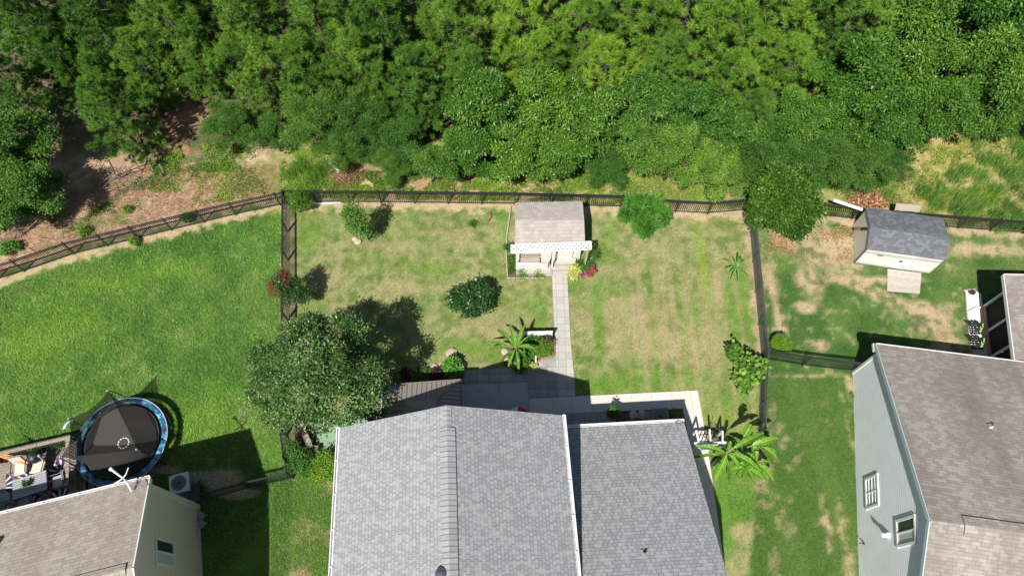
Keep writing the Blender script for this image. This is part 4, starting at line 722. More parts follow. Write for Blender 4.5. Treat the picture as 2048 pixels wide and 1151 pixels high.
# stones in the mulch bed and elsewhere
def rock(loc, r, label, m_=M['rock'], flat=.6, seed=0, cat='rock', name='rock', group=None):
    rg = random.Random(seed); mb = MB(); n, mm = 9, 6; vs = []
    for i in range(mm+1):
        th = math.pi*i/mm
        for k in range(n): a = 2*math.pi*k/n; rr = r*rg.uniform(.8, 1.15); vs.append(Vector((loc[0]+rr*math.sin(th)*math.cos(a), loc[1]+rr*math.sin(th)*math.sin(a), loc[2]+r*flat*.5+r*flat*math.cos(th)*rg.uniform(.85, 1.1))))
    mb.add(vs, [((i+1)*n+k, (i+1)*n+(k+1) % n, i*n+(k+1) % n, i*n+k) for i in range(mm) for k in range(n)]); return tag(mb.build(name, m_), label, cat, group)
RK = [((903, 707, .1), .32, 'large pale boulder at the upper end of the planting bed by the lime green shrub'), ((884, 731, .1), .24, 'round pinkish boulder in the middle of the planting bed behind the gazebo'), ((868, 733, .1), .2, 'smaller pinkish rock just left of the round boulder in the planting bed'), ((845, 736, .08), .18, 'flat pinkish rock at the left part of the planting bed behind the gazebo'),
      ((1012, 688, .05), .2, 'pinkish rock at the upper left edge of the garden bed under the banana plant'), ((1009, 703, .05), .22, 'pinkish rock halfway down the left edge of the garden bed'), ((1013, 715, .05), .2, 'rock near the lower left corner of the garden bed'), ((1055, 727, .05), .16, 'small rock at the bottom of the garden bed beside the white post'), ((1064, 729, .05), .14, 'smallest rock at the foot of the white post in the garden bed'),
      ((716, 484, 0), .24, 'pink flat stone at the foot of the small leaning tree'), ((709, 478, 0), .16, 'small stone just left of the pink flat stone under the leaning tree'), ((1268, 829, .1), .26, 'left one of two pale grey stones in the mulch bed behind the wing roof'), ((1286, 829, .1), .26, 'right one of two pale grey stones in the mulch bed behind the wing roof'), ((627, 903, 0), .16, 'small pale rock on the edge of the mossy slab'), ((640, 903, 0), .18, 'pinkish rock on the edge of the mossy slab, beside the grey roof'), ((658, 904, .0), .2, 'reddish rock on the slab edge tucked by the grey roof gutter'),
      ((1402, 922, 0), .24, 'white rock beside the side walk under the banana leaves'), ((1944, 583, .05), .2, 'black rock at the top of the white gravel bed')]
for k, (p, r_, l_) in enumerate(RK): g = gp(*p[:2], p[2]); rock((g.x, g.y, 0), r_, l_, M['patio'] if 'grey stones' in l_ else M['gravel'] if 'white' in l_.split()[0] else (M['dark'] if 'black' in l_ else M['rock']), .45, k+3)
# ============================================================ TRAMPOLINE
tz = .9; tc = Vector((-18.93, 8.42, 0)); TR = 2.13; Tp = thing('trampoline', 'round trampoline with blue padding and black net beside the wooden deck', 'trampoline', tuple(tc))
circ = lambda r, z, n=48: [Vector((tc.x+r*math.cos(2*math.pi*k/n), tc.y+r*math.sin(2*math.pi*k/n), z)) for k in range(n+1)]
mb = MB(); mb.tube(circ(TR, tz-.04), .03, 8, cap=False); mb.build('frame', M['metal'], Tp)
mb = MB(); mb.lathe((tc.x, tc.y, tz-.025), [(TR-.36, 0), (TR-.36, .012)], 48); mat_ = mb.build('jumping_mat', mat('mat_fabric', (.055, .05, .048), .75, .2, 6), Tp)
mb = MB()
for k in range(12):
    a = 2*math.pi*(k+.2)/12; b = a+.32; q = lambda t, r: Vector((tc.x+.12+r*math.cos(t), tc.y-.1+r*math.sin(t), tz-.007)); mb.quad(q(a, .23), q(b, .23), q(b, .28), q(a, .28)); mb.f[-1] = mb.f[-1]
mb.build('ring_mark', M['white'], mat_)
m_, t_, b_, ns, ls = newmat('blue_padding'); co = ns.new('ShaderNodeNewGeometry').outputs['Position']; nn = noise(ns, ls, 1.6, co, 7, .7); cc = ramp(ns, ls, nn, (.38, (.02, .04, .08)), (.47, (.03, .11, .24)), (.53, (.06, .30, .52)), (.56, (.30, .48, .58)), (.62, (.03, .16, .34))); ls.new(cc, b_.inputs[0]); b_.inputs['Roughness'].default_value = .35
mb = MB(); n = 64; vs = []
for r_, z in ((TR-.24, tz-.01), (TR-.20, tz+.03), (TR-.05, tz+.035), (TR+.04, tz-.03)): vs += [Vector((tc.x+r_*math.cos(2*math.pi*k/n), tc.y+r_*math.sin(2*math.pi*k/n), z+rnd.uniform(-.006, .006))) for k in range(n)]
mb.add(vs, [(i*n+k, (i+1)*n+k, (i+1)*n+(k+1) % n, i*n+(k+1) % n) for i in range(3) for k in range(n)]); mb.build('padding', m_, Tp, smooth=True)
mb = MB(); mb.tube(circ(TR+.045, tz-.0), .022, 6, cap=False); mb.build('padding_edge', mat('padding_rim', (.5, .52, .56), .5), Tp)
poles = [(110, 812, 2.6), (15.5, 785, 2.6), (-75, 0, 2.5), (-160, 0, 2.5)]; tops = [gp(215, 781, 2.55), gp(273, 898, 2.25), gp(120, 912.5, 2.35), gp(137, 836, 2.6)]
for k, tp_ in enumerate(tops):
    d = Vector((tp_.x-tc.x, tp_.y-tc.y, 0)).normalized(); e = tc+d*(TR+.1); mb = MB(); mb.tube([Vector((e.x, e.y, .0)), Vector((e.x, e.y, 1.2)), e.lerp(tp_, .35)+Vector((0, 0, .0)) if False else Vector((e.x*.8+tp_.x*.2, e.y*.8+tp_.y*.2, 1.7)), Vector((e.x*.45+tp_.x*.55, e.y*.45+tp_.y*.55, 2.2)), tp_], .022, 8); pl = mb.build('net_pole', M['black'], Tp); mb = MB(); mb.lathe(tp_-Vector((0, 0, .02)), [(.04, 0), (.05, .04), (.02, .08)], 10); mb.build('pole_cap', mat('light_blue_cap', (.25, .55, .7), .4), pl)
for k in range(4):
    a = .6+k*math.pi/2; d = Vector((math.cos(a), math.sin(a), 0)); e = Vector((-d.y, d.x, 0))*.45; b = tc+d*(TR-.05); mb = MB(); mb.tube([v3(b+e, tz-.06), v3(b+e, .03), v3(b-e, .03), v3(b-e, tz-.06)], .025, 8); mb.build('leg', M['metal'], Tp)
def netmat(name, col, alpha):
    m, t, b, ns, ls = newmat(name); b.inputs['Base Color'].default_value = c4(col); b.inputs['Roughness'].default_value = .9; tr = ns.new('ShaderNodeBsdfTransparent'); mx_ = ns.new('ShaderNodeMixShader'); mx_.inputs[0].default_value = alpha
    ls.new(tr.outputs[0], mx_.inputs[1]); ls.new(b.outputs[0], mx_.inputs[2]); ls.new(mx_.outputs[0], ns['Material Output'].inputs[0]); return m
nm = netmat('black_mesh', (.03, .03, .027), .7); order = sorted(tops, key=lambda p: math.atan2(p.y-tc.y, p.x-tc.x)); mb = MB(); NS_ = 10
for k in range(4):
    A_, B_ = order[k], order[(k+1) % 4]; aA = math.atan2(A_.y-tc.y, A_.x-tc.x); aB = math.atan2(B_.y-tc.y, B_.x-tc.x); aB += 2*math.pi if aB < aA else 0; rows = []
    for j in range(7):
        v_ = j/6; row = []
        for i in range(NS_+1):
            s_ = i/NS_; a = aA+(aB-aA)*s_; bot = Vector((tc.x+(TR-.4)*math.cos(a), tc.y+(TR-.4)*math.sin(a), tz)); tp_ = A_.lerp(B_, s_); sag = math.sin(math.pi*s_); tp_ = Vector((tp_.x*(1-.05*sag)+tc.x*.05*sag, tp_.y*(1-.05*sag)+tc.y*.05*sag, tp_.z-.25*sag-.06)); row.append(bot.lerp(tp_, v_))
        rows += row
    W_ = NS_+1; mb.add(rows, [(j*W_+i, j*W_+i+1, (j+1)*W_+i+1, (j+1)*W_+i) for j in range(6) for i in range(NS_)])
mb.build('safety_net', nm, Tp, smooth=True)
# disc-shaped reflector near the net corner
d0 = gp(137, 836, 2.3); mb = MB(); 
for k in range(8): t = k/7; a = -.9+1.1*t
vs = []
for k in range(9):
    t = math.pi*(k/8)*.55+.9; vs += [Vector((d0.x+.42*math.cos(t+.7)+.25, d0.y+.42*math.sin(t+.7)-.45, 2.25)), Vector((d0.x+.24*math.cos(t+.7)+.25, d0.y+.26*math.sin(t+.7)-.40, 2.32))]
mb.add(vs, [(2*i, 2*i+1, 2*i+3, 2*i+2) for i in range(8)]); mb.add([v-Vector((0, 0, .03)) for v in vs], [(2*i, 2*i+2, 2*i+3, 2*i+1) for i in range(8)]); mb.build('hoop_backboard', mat('pale_backboard', (.55, .6, .7), .4), Tp)
# ============================================================ ROOF ANTENNA
An = thing('roof_antenna', 'white television antenna on the gutter corner of the tan roof', 'antenna', tuple(gp(262, 978, 5.7))); z = 6.1
mb = MB(); mb.tube([gp(263, 981, 5.72), gp(253, 962, 5.95), gp(248, 957, 6.1), gp(223, 938, 6.25)], [.04, .04, .03, .05], 8); mb.build('mast', M['white'], An)
mb = MB(); a, b = gp(220, 940, 6.25), gp(224, 935, 6.28); mb.bar(a, b, .1, .09); mb.build('head', M['white'], An)
mb = MB(); mb.tube([gp(257, 934.5, 6.2), gp(252, 948, 6.22), gp(243, 958, 6.2), gp(228, 967, 6.15)], .028, 6); mb.build('curved_arm', M['white'], An)
mb = MB(); mb.tube([gp(250, 960, 6.1), gp(289, 973, 5.75)], .018, 6); mb.tube([gp(262, 981, 5.75), gp(273, 958, 5.7)], .02, 6); mb.build('brace', M['metal'], An)
# ============================================================ WOODEN DECK AND WHAT STANDS ON IT
dz = .6; rzp = 1.45; dNE = gp(137, 873, rzp); dd = Vector((-.969, -.247, 0)); dw = Vector((.244, -.97, 0)); Dk = thing('deck', 'weathered wooden deck with a plank rail behind the tan house', 'deck', (-23, 6, 0)); DL, DW = 9., 4.2
def dq(a, b, z): q = dNE+dd*a+dw*b; return Vector((q.x, q.y, z))
mb = MB(); mb.ud = dd; mb.prism([tuple(dq(0, 0, 0))[:2], tuple(dq(DL, 0, 0))[:2], tuple(dq(DL, DW, 0))[:2], tuple(dq(0, DW, 0))[:2]], dz-.05, dz); mb.build('floor', M['decking'], Dk)
mb = MB(); mb.bar(dq(0, 0, dz-.18), dq(DL, 0, dz-.18), .05, .24); mb.bar(dq(0, 0, dz-.18), dq(0, DW, dz-.18), .05, .24); mb.build('joist', M['cap'], Dk)
mb = MB(); mb.ud = dd; mb.bar(dq(-.08, .02, rzp), dq(DL, .02, rzp), .20, .04); mb.bar(dq(.02, .12, rzp), dq(.02, 2.3, rzp), .20, .04); mb.build('rail_cap', M['cap'], Dk)
mb = MB()
for k in range(60): mb.bar(dq(.15+k*.15, .05, dz), dq(.15+k*.15, .05, rzp), .035, .035)
for k in range(14): mb.bar(dq(.05, .2+k*.15, dz), dq(.05, .2+k*.15, rzp), .035, .035)
for z in (dz+.1, rzp-.08): mb.bar(dq(0, .05, z), dq(DL, .05, z), .04, .09); mb.bar(dq(.05, 0, z), dq(.05, 2.3, z), .04, .09)
mb.build('baluster_rail', M['cap'], Dk)
for a, b in ((0.02, 0.02), (2, .02), (4, .02), (6, .02), (.02, 2.3)): mb = MB(); mb.bar(dq(a, b, 0), dq(a, b, rzp), .09, .09); mb.build('post', M['cap'], Dk)
for k in range(3): mb = MB(); mb.ud = dw; a = -.02-.3*k; mb.prism([tuple(dq(a, .7, 0))[:2], tuple(dq(a-.29, .7, 0))[:2], tuple(dq(a-.29, 2.6, 0))[:2], tuple(dq(a, 2.6, 0))[:2]], dz-.17*(k+1)-.04, dz-.17*(k+1)); mb.build('step', M['decking'], Dk)
mb = MB(); mb.ud = dd; mb.prism([tuple(dq(-.02, 2.7, 0))[:2], tuple(dq(-1.1, 2.7, 0))[:2], tuple(dq(-1.1, DW, 0))[:2], tuple(dq(-.02, DW, 0))[:2]], .1, .36); mb.build('landing', M['decking'], Dk)
# outdoor rug: navy with radial sunbursts
m_, t_, b_, ns, ls = newmat('sunburst_rug'); uv = ns.new('ShaderNodeUVMap').outputs[0]; sc_ = ns.new('ShaderNodeVectorMath'); sc_.operation = 'SCALE'; sc_.inputs['Scale'].default_value = 1/1.42; ls.new(uv, sc_.inputs[0])
fr_ = ns.new('ShaderNodeVectorMath'); fr_.operation = 'FRACTION'; ls.new(sc_.outputs[0], fr_.inputs[0]); sb_ = ns.new('ShaderNodeVectorMath'); sb_.operation = 'SUBTRACT'; sb_.inputs[1].default_value = (.5, .5, 0); ls.new(fr_.outputs[0], sb_.inputs[0])
sx = ns.new('ShaderNodeSeparateXYZ'); ls.new(sb_.outputs[0], sx.inputs[0]); at2 = ns.new('ShaderNodeMath'); at2.operation = 'ARCTAN2'; ls.new(sx.outputs[0], at2.inputs[0]); ls.new(sx.outputs[1], at2.inputs[1])
ml = ns.new('ShaderNodeMath'); ml.operation = 'MULTIPLY'; ml.inputs[1].default_value = 26/2; ls.new(at2.outputs[0], ml.inputs[0]); sn = ns.new('ShaderNodeMath'); sn.operation = 'SINE'; ls.new(ml.outputs[0], sn.inputs[0])
cb = ns.new('ShaderNodeCombineXYZ'); ls.new(sx.outputs[0], cb.inputs[0]); ls.new(sx.outputs[1], cb.inputs[1]); ln = ns.new('ShaderNodeVectorMath'); ln.operation = 'LENGTH'; ls.new(cb.outputs[0], ln.inputs[0])
petal = ramp(ns, ls, sn.outputs[0], (.45, (.03, .035, .08)), (.55, (.62, .62, .68))); inner = ramp(ns, ls, ln.outputs['Value'], (0.0, (.12, .06, .05)), (.10, (.40, .16, .09)), (.16, (.05, .04, .08)), (.20, (.25, .13, .11))); 
f1 = ramp(ns, ls, ln.outputs['Value'], (.22, 0.0), (.23, 1.0)); f2 = ramp(ns, ls, ln.outputs['Value'], (.46, 0.0), (.47, 1.0)); nz = noise(ns, ls, 8, uv, 3); outer = ramp(ns, ls, nz, (.42, (.03, .03, .07)), (.5, (.45, .16, .10)), (.56, (.04, .04, .09)), (.62, (.5, .42, .4)))
cc = mixc(ns, ls, f1, inner, petal); cc = mixc(ns, ls, f2, cc, outer); ls.new(cc, b_.inputs[0]); b_.inputs['Roughness'].default_value = .95
P = [gp(12, 944, dz+.012), gp(134, 910, dz+.012), gp(143, 1000, dz+.012), gp(10, 1042, dz+.012)]; mb = MB(); mb.ud = dd; mb.prism([tuple(p)[:2] for p in P], dz+.002, dz+.014); tag(mb.build('outdoor_rug', m_), 'navy outdoor rug with sunburst circles on the wooden deck', 'rug')
# table
tzz = dz+.73; Tb = thing('patio_table', 'large slatted grey patio table on the sunburst rug', 'table', tuple(gp(60, 968, dz))); P = [gp(25, 962, tzz), gp(92, 940, tzz), gp(94.5, 976.5, tzz), gp(26, 998.5, tzz)]
mb = MB(); nsl = 10
for k in range(nsl): a, b = P[0].lerp(P[3], (k+.5)/nsl), P[1].lerp(P[2], (k+.5)/nsl); mb.bar(a, b, .112, .03)
mb.build('tabletop', mat('grey_slats', (.44, .45, .48), .5, .08), Tb); mb = MB()
for k in range(4): mb.bar(P[k]-Vector((0, 0, .03)), P[(k+1) % 4]-Vector((0, 0, .03)), .05, .06)
mb.build('table_frame', M['black'], Tb); cT = sum(P, Vector())/4
for p in P: q = p.lerp(cT, .12); mb = MB(); mb.bar(v3(q, dz+.015), v3(q, tzz-.03), .06, .06); mb.build('leg', M['black'], Tb)
pl_ = thing('potted_plant', 'small green plant in a pot in the middle of the patio table', 'plant', tuple(gp(56, 968, tzz+.02))); q = ORG[pl_.name]; mb = MB(); mb.lathe(q, [(.07, 0), (.10, .14), (.085, .14)], 12); mb.build('pot', M['dark'], pl_)
rg_ = np.random.default_rng(4); C_ = rg_.normal(0, .05, (160, 3))+np.array([0, 0, .2]); link('leaves', npmesh('leaves', leafV(C_, nrm(C_-np.array([0, 0, .1])), .12, .04, rg_), 4, rg_.uniform(.1, .7, 160), matl=M['cedar']), pl_)
# patio chairs
CH = {}
def make_chair(label, loc, rz, fabric, group='cushioned chairs round the patio table'):
    t = thing('patio_chair', label, 'chair', loc, group); t.rotation_euler = (0, 0, rz)
    if not CH:
        o = Vector((0, 0, 0)); mb = MB(); mb.box((0, 0, .42), (.56, .56, .10)); mb.box((0, .0, .475), (.5, .5, .02)); CH['seat_cushion'] = mb
        mb = MB(); mb.hexa([Vector((-.27, .24, .46)), Vector((.27, .24, .46)), Vector((.27, .34, .44)), Vector((-.27, .34, .44))], [Vector((-.27, .40, .98)), Vector((.27, .40, .98)), Vector((.27, .48, .97)), Vector((-.27, .48, .97))]); CH['backrest'] = mb
        mb = MB()
        for s_ in (-1, 1): mb.tube([(s_*.30, .42, .9), (s_*.31, .3, .64), (s_*.32, -.24, .63), (s_*.31, -.30, .5)], .018, 6); mb.tube([(s_*.27, .3, .36), (s_*.27, -.27, .36)], .018, 6)
        mb.tube([(-.29, .44, .97), (.29, .44, .97)], .02, 6); CH['frame'] = mb
        for s_, y in ((-1, -.28), (1, -.28), (-1, .3), (1, .3)): mb = MB(); mb.tube([(s_*.28, y, .4), (s_*.30, y*1.05, .0)], .018, 6); CH['leg%d%d' % (s_, y > 0)] = mb
        for k in list(CH):
            mb = CH[k]; me = bpy.data.meshes.new(k.rstrip('-10')); me.from_pydata([tuple(v) for v in mb.v], [], mb.f); me.materials.append(M['black']); CH[k] = me
    for k, me in CH.items():
        o = link('leg' if k.startswith('leg') else k, me, t)
        if k in ('seat_cushion', 'backrest'): o.material_slots[0].link = 'OBJECT'; o.material_slots[0].material = fabric
    return t
cream = mat('cream_cushion', (.66, .60, .52), .9, .06); tealc = mat('grey_teal_cushion', (.25, .32, .33), .9, .06); th0 = math.atan2(.247, .969)
make_chair('cream cushioned chair at the upper left side of the patio table', tuple(gp(41, 937, dz+.45)-Vector((0, 0, .45-.015))), th0, cream)
make_chair('cream cushioned chair at the upper right side of the patio table', tuple(gp(76, 934, dz+.45)-Vector((0, 0, .435))), th0-.25, cream)
make_chair('grey cushioned chair at the right end of the patio table', tuple(gp(118, 962, dz+.45)-Vector((0, 0, .435))), th0-1.45, mat('pale_grey_cushion', (.42, .42, .42), .9))
make_chair('teal cushioned chair at the near side of the patio table under the gutter', tuple(gp(50, 1001, dz+.45)-Vector((0, 0, .435))), th0+math.pi, tealc)
mb = MB(); P = [gp(-30, 990, dz+.5), gp(24, 984, dz+.5), gp(25, 1000, dz+.5), gp(-30, 1004, dz+.5)]; mb.prism([tuple(p)[:2] for p in P], dz+.02, dz+.5); so_ = thing('outdoor_sofa', 'grey outdoor sofa end at the left edge beside the patio table', 'sofa', tuple(v3(P[1], dz))); mb.build('base', M['acbox'], so_); mb = MB(); mb.prism([tuple(p.lerp(sum(P, Vector())/4, .08))[:2] for p in P], dz+.5, dz+.62); mb.build('cushion', tealc, so_)
# black bits against the rail, orange folded cloth
gr = thing('kettle_grill', 'black covered grill standing against the deck rail', 'grill', tuple(gp(69, 916, dz))); g = gp(69, 914, dz+.8); mb = MB(); mb.lathe((g.x, g.y, dz+.62), [(.08, -.05), (.26, .05), (.31, .2), (.30, .28), (.2, .42), (.05, .47)], 20); mb.build('bowl', M['black'], gr)
for k in range(3): a = 2.1*k; mb = MB(); mb.tube([(g.x+.15*math.cos(a), g.y+.15*math.sin(a), dz+.65), (g.x+.3*math.cos(a), g.y+.3*math.sin(a), dz+.01)], .015, 6); mb.build('leg', M['black'], gr)
mb = MB(); mb.tube([(g.x-.06, g.y, dz+1.09), (g.x-.05, g.y, dz+1.14), (g.x+.05, g.y, dz+1.14), (g.x+.06, g.y, dz+1.09)], .014, 6); mb.build('lid_handle', M['metal'], gr)
mo = mat('orange_cloth', (.72, .30, .10), .85, .15); Um = thing('folded_umbrella', 'folded orange patio umbrella lying over the deck rail at the left edge', 'umbrella', tuple(gp(30, 915, 1.3))); mb = MB()
for k in range(7):
    a = gp(-14, 898+k*1.6, 1.50); b = gp(28+k*4.5, 917+k*1.6-(k % 2)*3, 1.18-.05*(k % 3)); md = a.lerp(b, .5)+Vector((0, 0, .10)); wd = .07+.015*(k % 3); s_ = Vector((.3, .95, 0)); mb.add([a-s_*.03, a+s_*.03, md+s_*wd, md-s_*wd, b+s_*wd*.9, b-s_*wd*.9], [(0, 1, 2, 3), (3, 2, 4, 5)])
    mb.add([v-Vector((0, 0, .02)) for v in mb.v[-6:]], [(3, 2, 1, 0), (5, 4, 2, 3)])
mb.build('folded_canopy', mo, Um); mb = MB(); mb.tube([gp(-30, 892, 1.55), gp(55, 924, 1.2)], .022, 8); mb.build('pole', M['white'], Um)
def pot(label, px, z, r, m_, leafm, n=220, L=.16, cat='plant', name='potted_plant'):
    q = gp(*px, z+.25); t = thing(name, label, cat, (q.x, q.y, z)); mb = MB(); mb.lathe((q.x, q.y, z), [(r*.7, 0), (r, .26), (r*.85, .26), (r*.8, .2)], 14); mb.build('pot', m_, t); rg = np.random.default_rng(int(px[0])); C = rg.normal(0, r*.6, (n, 3)); C[:, 2] = abs(C[:, 2])+.28; link('leaves', npmesh('leaves', leafV(C, nrm(C-np.array([0, 0, .2])), L, L*.35, rg), 4, rg.uniform(.1, .9, n), matl=leafm), t); return t
pot('leafy potted plant in the far corner of the deck by the trampoline', (123, 886), dz, .17, M['dark'], M['darkleaf'])
pot('dark potted plant with yellow blooms on the deck beside the rail shadow', (78, 899), dz, .22, M['dark'], M['darkleaf'], 260)
pot('broad dark potted plant at the left end of the deck rail', (6, 916), dz, .22, M['dark'], M['plum'], 200)
# ============================================================ bits beyond the fence and in the beds
def ppoly(name, label, cat, pts, z, th, m_): mb = MB(); P = [gp(*p[:2], p[2] if len(p) > 2 else z) for p in pts]; mb.slab(P, th); return tag(mb.build(name, m_), label, cat)
ppoly('cardboard_sheet', 'crumpled tan cardboard sheet on the weeds just behind the back fence', 'cardboard', [(720, 369), (731, 357), (741, 363), (749, 371), (744, 374), (736, 368)], .12, .03, mat('tan_card', (.58, .42, .27), .9))
ppoly('paper_scrap', 'small pale paper scrap on the weeds behind the back fence', 'scrap', [(1004, 362), (1009, 360), (1012, 368), (1007, 369)], .06, .02, mat('pale_card', (.66, .5, .36), .9))
ppoly('wood_scrap', 'thin pale wood offcut on the weeds left of the small shed roof', 'scrap', [(1042, 378), (1060, 374), (1062, 377), (1046, 381)], .06, .02, mat('pale_wood', (.62, .45, .28), .9))
ppoly('metal_grate', 'dark square grate on bare ground near the round magnolia', 'grate', [(1459, 378), (1480, 376), (1482, 390), (1462, 393)], .05, .03, mat('dark_grate', (.07, .075, .08), .7))
mb = MB(); mb.tube([gp(661, 326, .5), gp(679, 343, .35)], .085, 12); tag(mb.build('white_pipe', M['white']), 'short white plastic pipe on top of the brown brush pile', 'pipe')
mb = MB(); mb.tube([gp(655, 345, .3), gp(680, 330, .5)], .02, 6); mb.tube([gp(705, 319.5, .6), gp(738, 320, .5)], .022, 6); mb.tube([gp(674, 328, .6), gp(688, 315, .7)], .018, 6); tag(mb.build('loose_sticks', M['barkpale']), 'thin pale sticks lying across the brown brush pile', 'sticks')
def brush(name, label, c, rx, ry, n, r_, m_, cat, zc=.5, leafm=None, nl=0, L=.2, seed=1):
    rg = random.Random(seed); q = gp(*c); t = thing(name, label, cat, (q.x, q.y, 0)); mb = MB()
    for k in range(n):
        a = rg.uniform(0, 6.28); rr = math.sqrt(rg.random()); p = Vector((q.x+math.cos(a)*rr*rx, q.y+math.sin(a)*rr*ry, rg.uniform(.02, zc*(1.1-rr)))); b = rg.uniform(0, 6.28); l = rg.uniform(.3, 1.0)*rx*.8; d = Vector((math.cos(b)*l, math.sin(b)*l, rg.uniform(-.1, .25))); mb.tube([p, p+d*.5+Vector((0, 0, .06)), p+d], [r_, r_*.8, r_*.3], 4)
    mb.build('twigs', m_, t)
    if leafm: rg2 = np.random.default_rng(seed); u_ = rg2.uniform(0, 6.28, nl); rr = np.sqrt(rg2.random(nl)); C = np.c_[np.cos(u_)*rr*rx, np.sin(u_)*rr*ry, (1.15-rr)*zc*rg2.uniform(.3, 1, nl)]; link('leaves', npmesh('leaves', leafV(C, nrm(rg2.normal(0, 1, (nl, 3))), L, L*.55, rg2, 1.), 4, rg2.uniform(0, 1, nl), matl=leafm), t)
    return t
brush('brush_pile', 'brown pile of dead twigs behind the back fence under the white pipe', (695, 352), 1.1, .9, 130, .014, M['twig'], 'brush pile', .6, M['drygrass'], 500, .11, 3)
brush('leaf_pile', 'rust coloured heap of dry magnolia leaves behind the white shed', (1733, 398), 1.15, .85, 20, .014, M['twig'], 'leaf pile', .65, M['drygrass'], 1500, .2, 5)
brush('dead_branches', 'grey dead branches fanning out under the big pine at the edge of the shade', (228, 362), 1.3, 1.0, 60, .022, M['barkpale'], 'branches', .7, None, 0, .1, 8)
brush('dead_branches', 'grey twiggy branches in the deep shade at the far left edge', (15, 478), 1.4, .8, 46, .02, M['barkpale'], 'branches', .6, None, 0, .1, 9)
brush('fallen_branches', 'bare brown branches lying on the sunny clearing between the trees', (372, 262), 1.6, .9, 34, .02, M['twig'], 'branches', .4, None, 0, .1, 10)
rock((*gp(690, 404.)[:2], 0), .01, 'x') if False else None
mb = MB(); P = [(604, 406), (640, 405), (682, 403), (682, 406), (640, 409), (606, 410)]; mb.slab([gp(*p, .06) for p in P], .04); tag(mb.build('fabric_strip', mat('pale_fabric', (.62, .60, .60), .9)), 'pale strip of ground fabric along the foot of the back fence', 'fabric')
# slatted black chairs with lime balls in the gravel bed
for k, (c, lab) in enumerate((((1953, 652), 'upper black slatted lounge seat with lime green balls in the gravel bed'), ((1955, 682), 'lower black slatted lounge seat with lime green balls in the gravel bed'))):
    q = gp(*c, .3); t = thing('slatted_seat', lab, 'seat', (q.x, q.y, .03), 'black slatted seats in the gravel bed'); mb = MB()
    for s_ in (-.33, -.18, .02, .2):
        mb.tube([(q.x+s_+.05*math.sin(j*.8), q.y-.42+j*.14, .18+.16*math.sin(j*.55)) for j in range(7)], .035, 6)
    for j in range(6): mb.bar(Vector((q.x-.36, q.y-.36+.14*j, .22)), Vector((q.x+.22, q.y-.42+.14*j, .24)), .04, .025)
    mb.build('slats', M['black'], t); mb = MB()
    for s_ in (-.3, .2):
        for y in (-.35, .35): mb.bar(Vector((q.x+s_, q.y+y, .03)), Vector((q.x+s_, q.y+y, .22)), .04, .04)
    mb.build('leg_frame', M['metal'], t)
    for j in range(4): mb = MB(); mb.lathe((q.x+.12+.09*j, q.y-.28+.13*j, .24), [(.001, 0), (.055, .03), (.065, .07), (.04, .12), (.001, .135)], 10, False); mb.build('lime_ball', mat('lime', (.30, .62, .06), .5) if 'lime' not in bpy.data.materials else bpy.data.materials['lime'], t)
mb = MB()
for a, b in (((232, 352, 0), (216, 318, 2.4)), ((262, 312, 1.0), (283, 346, 0)), ((284, 305, 1.0), (310, 348, 0)), ((318, 328, .5), (330, 352, 0)), ((262, 350, 0), (285, 362, .1)), ((285, 362, .1), (300, 352, .1)), ((225, 358, .1), (250, 334, 1.2))): mb.tube([gp(*a), gp(*a).lerp(gp(*b), .5)+Vector((.05, 0, .08)), gp(*b)], [.05, .045, .03], 6)
tag(mb.build('bare_stems', M['barkpale']), 'thin bare tree stems leaning at the foot of the big lit pine', 'stems')
for a, b, lab in (((40, 470, .1), (95, 428, .2), 'long pale dead limb lying out of the deep shade at the left edge'), ((20, 463, .1), (60, 455, .3), 'short pale dead limb in the deep shade at the left edge'), ((355, 178, 2.2), (372, 202, .2), 'broken pale trunk standing in the black gap above the clearing'), ((410, 245, .1), (352, 262, .2), 'longest dead limb lying across the sunny clearing'), ((350, 240, .3), (385, 268, .1), 'shorter dead limb crossing the longest one in the clearing')):
    mb = MB(); mb.tube([gp(*a), gp(*a).lerp(gp(*b), .5)+Vector((.05, 0, .12)), gp(*b)], [.06, .05, .03], 6); tag(mb.build('dead_limb', M['barkpale']), lab, 'branch')
# wooden bench and planks under the hedge at the mossy slab
q = gp(618, 905, .4); t = thing('bench', 'dark old wooden bench half hidden by the yellow-green hedge', 'bench', (q.x, q.y, 0)); 
for k in range(4): mb = MB(); mb.box((q.x-.42+.26*k, q.y-.15, .43), (.19, 1.0, .04), .08); mb.build('seat_board', M['cap'], t)
mb = MB(); mb.box((q.x-.1, q.y+.55, .55), (.28, .75, .04), .5); mb.build('loose_board', M['cap'], t)
for s_ in (-.4, .35): mb = MB(); mb.box((q.x+s_, q.y-.15, .2), (.08, .7, .4)); mb.build('leg', M['cap'], t)
mb = MB(); pts = W2([(633, 901), (650, 899.5), (676, 899)]); mb.bar(v3(pts[0], .05), v3(pts[2], .05), .1, .12); tag(mb.build('timber_edging', M['bark']), 'dark timber edging along the near side of the mossy slab', 'edging')
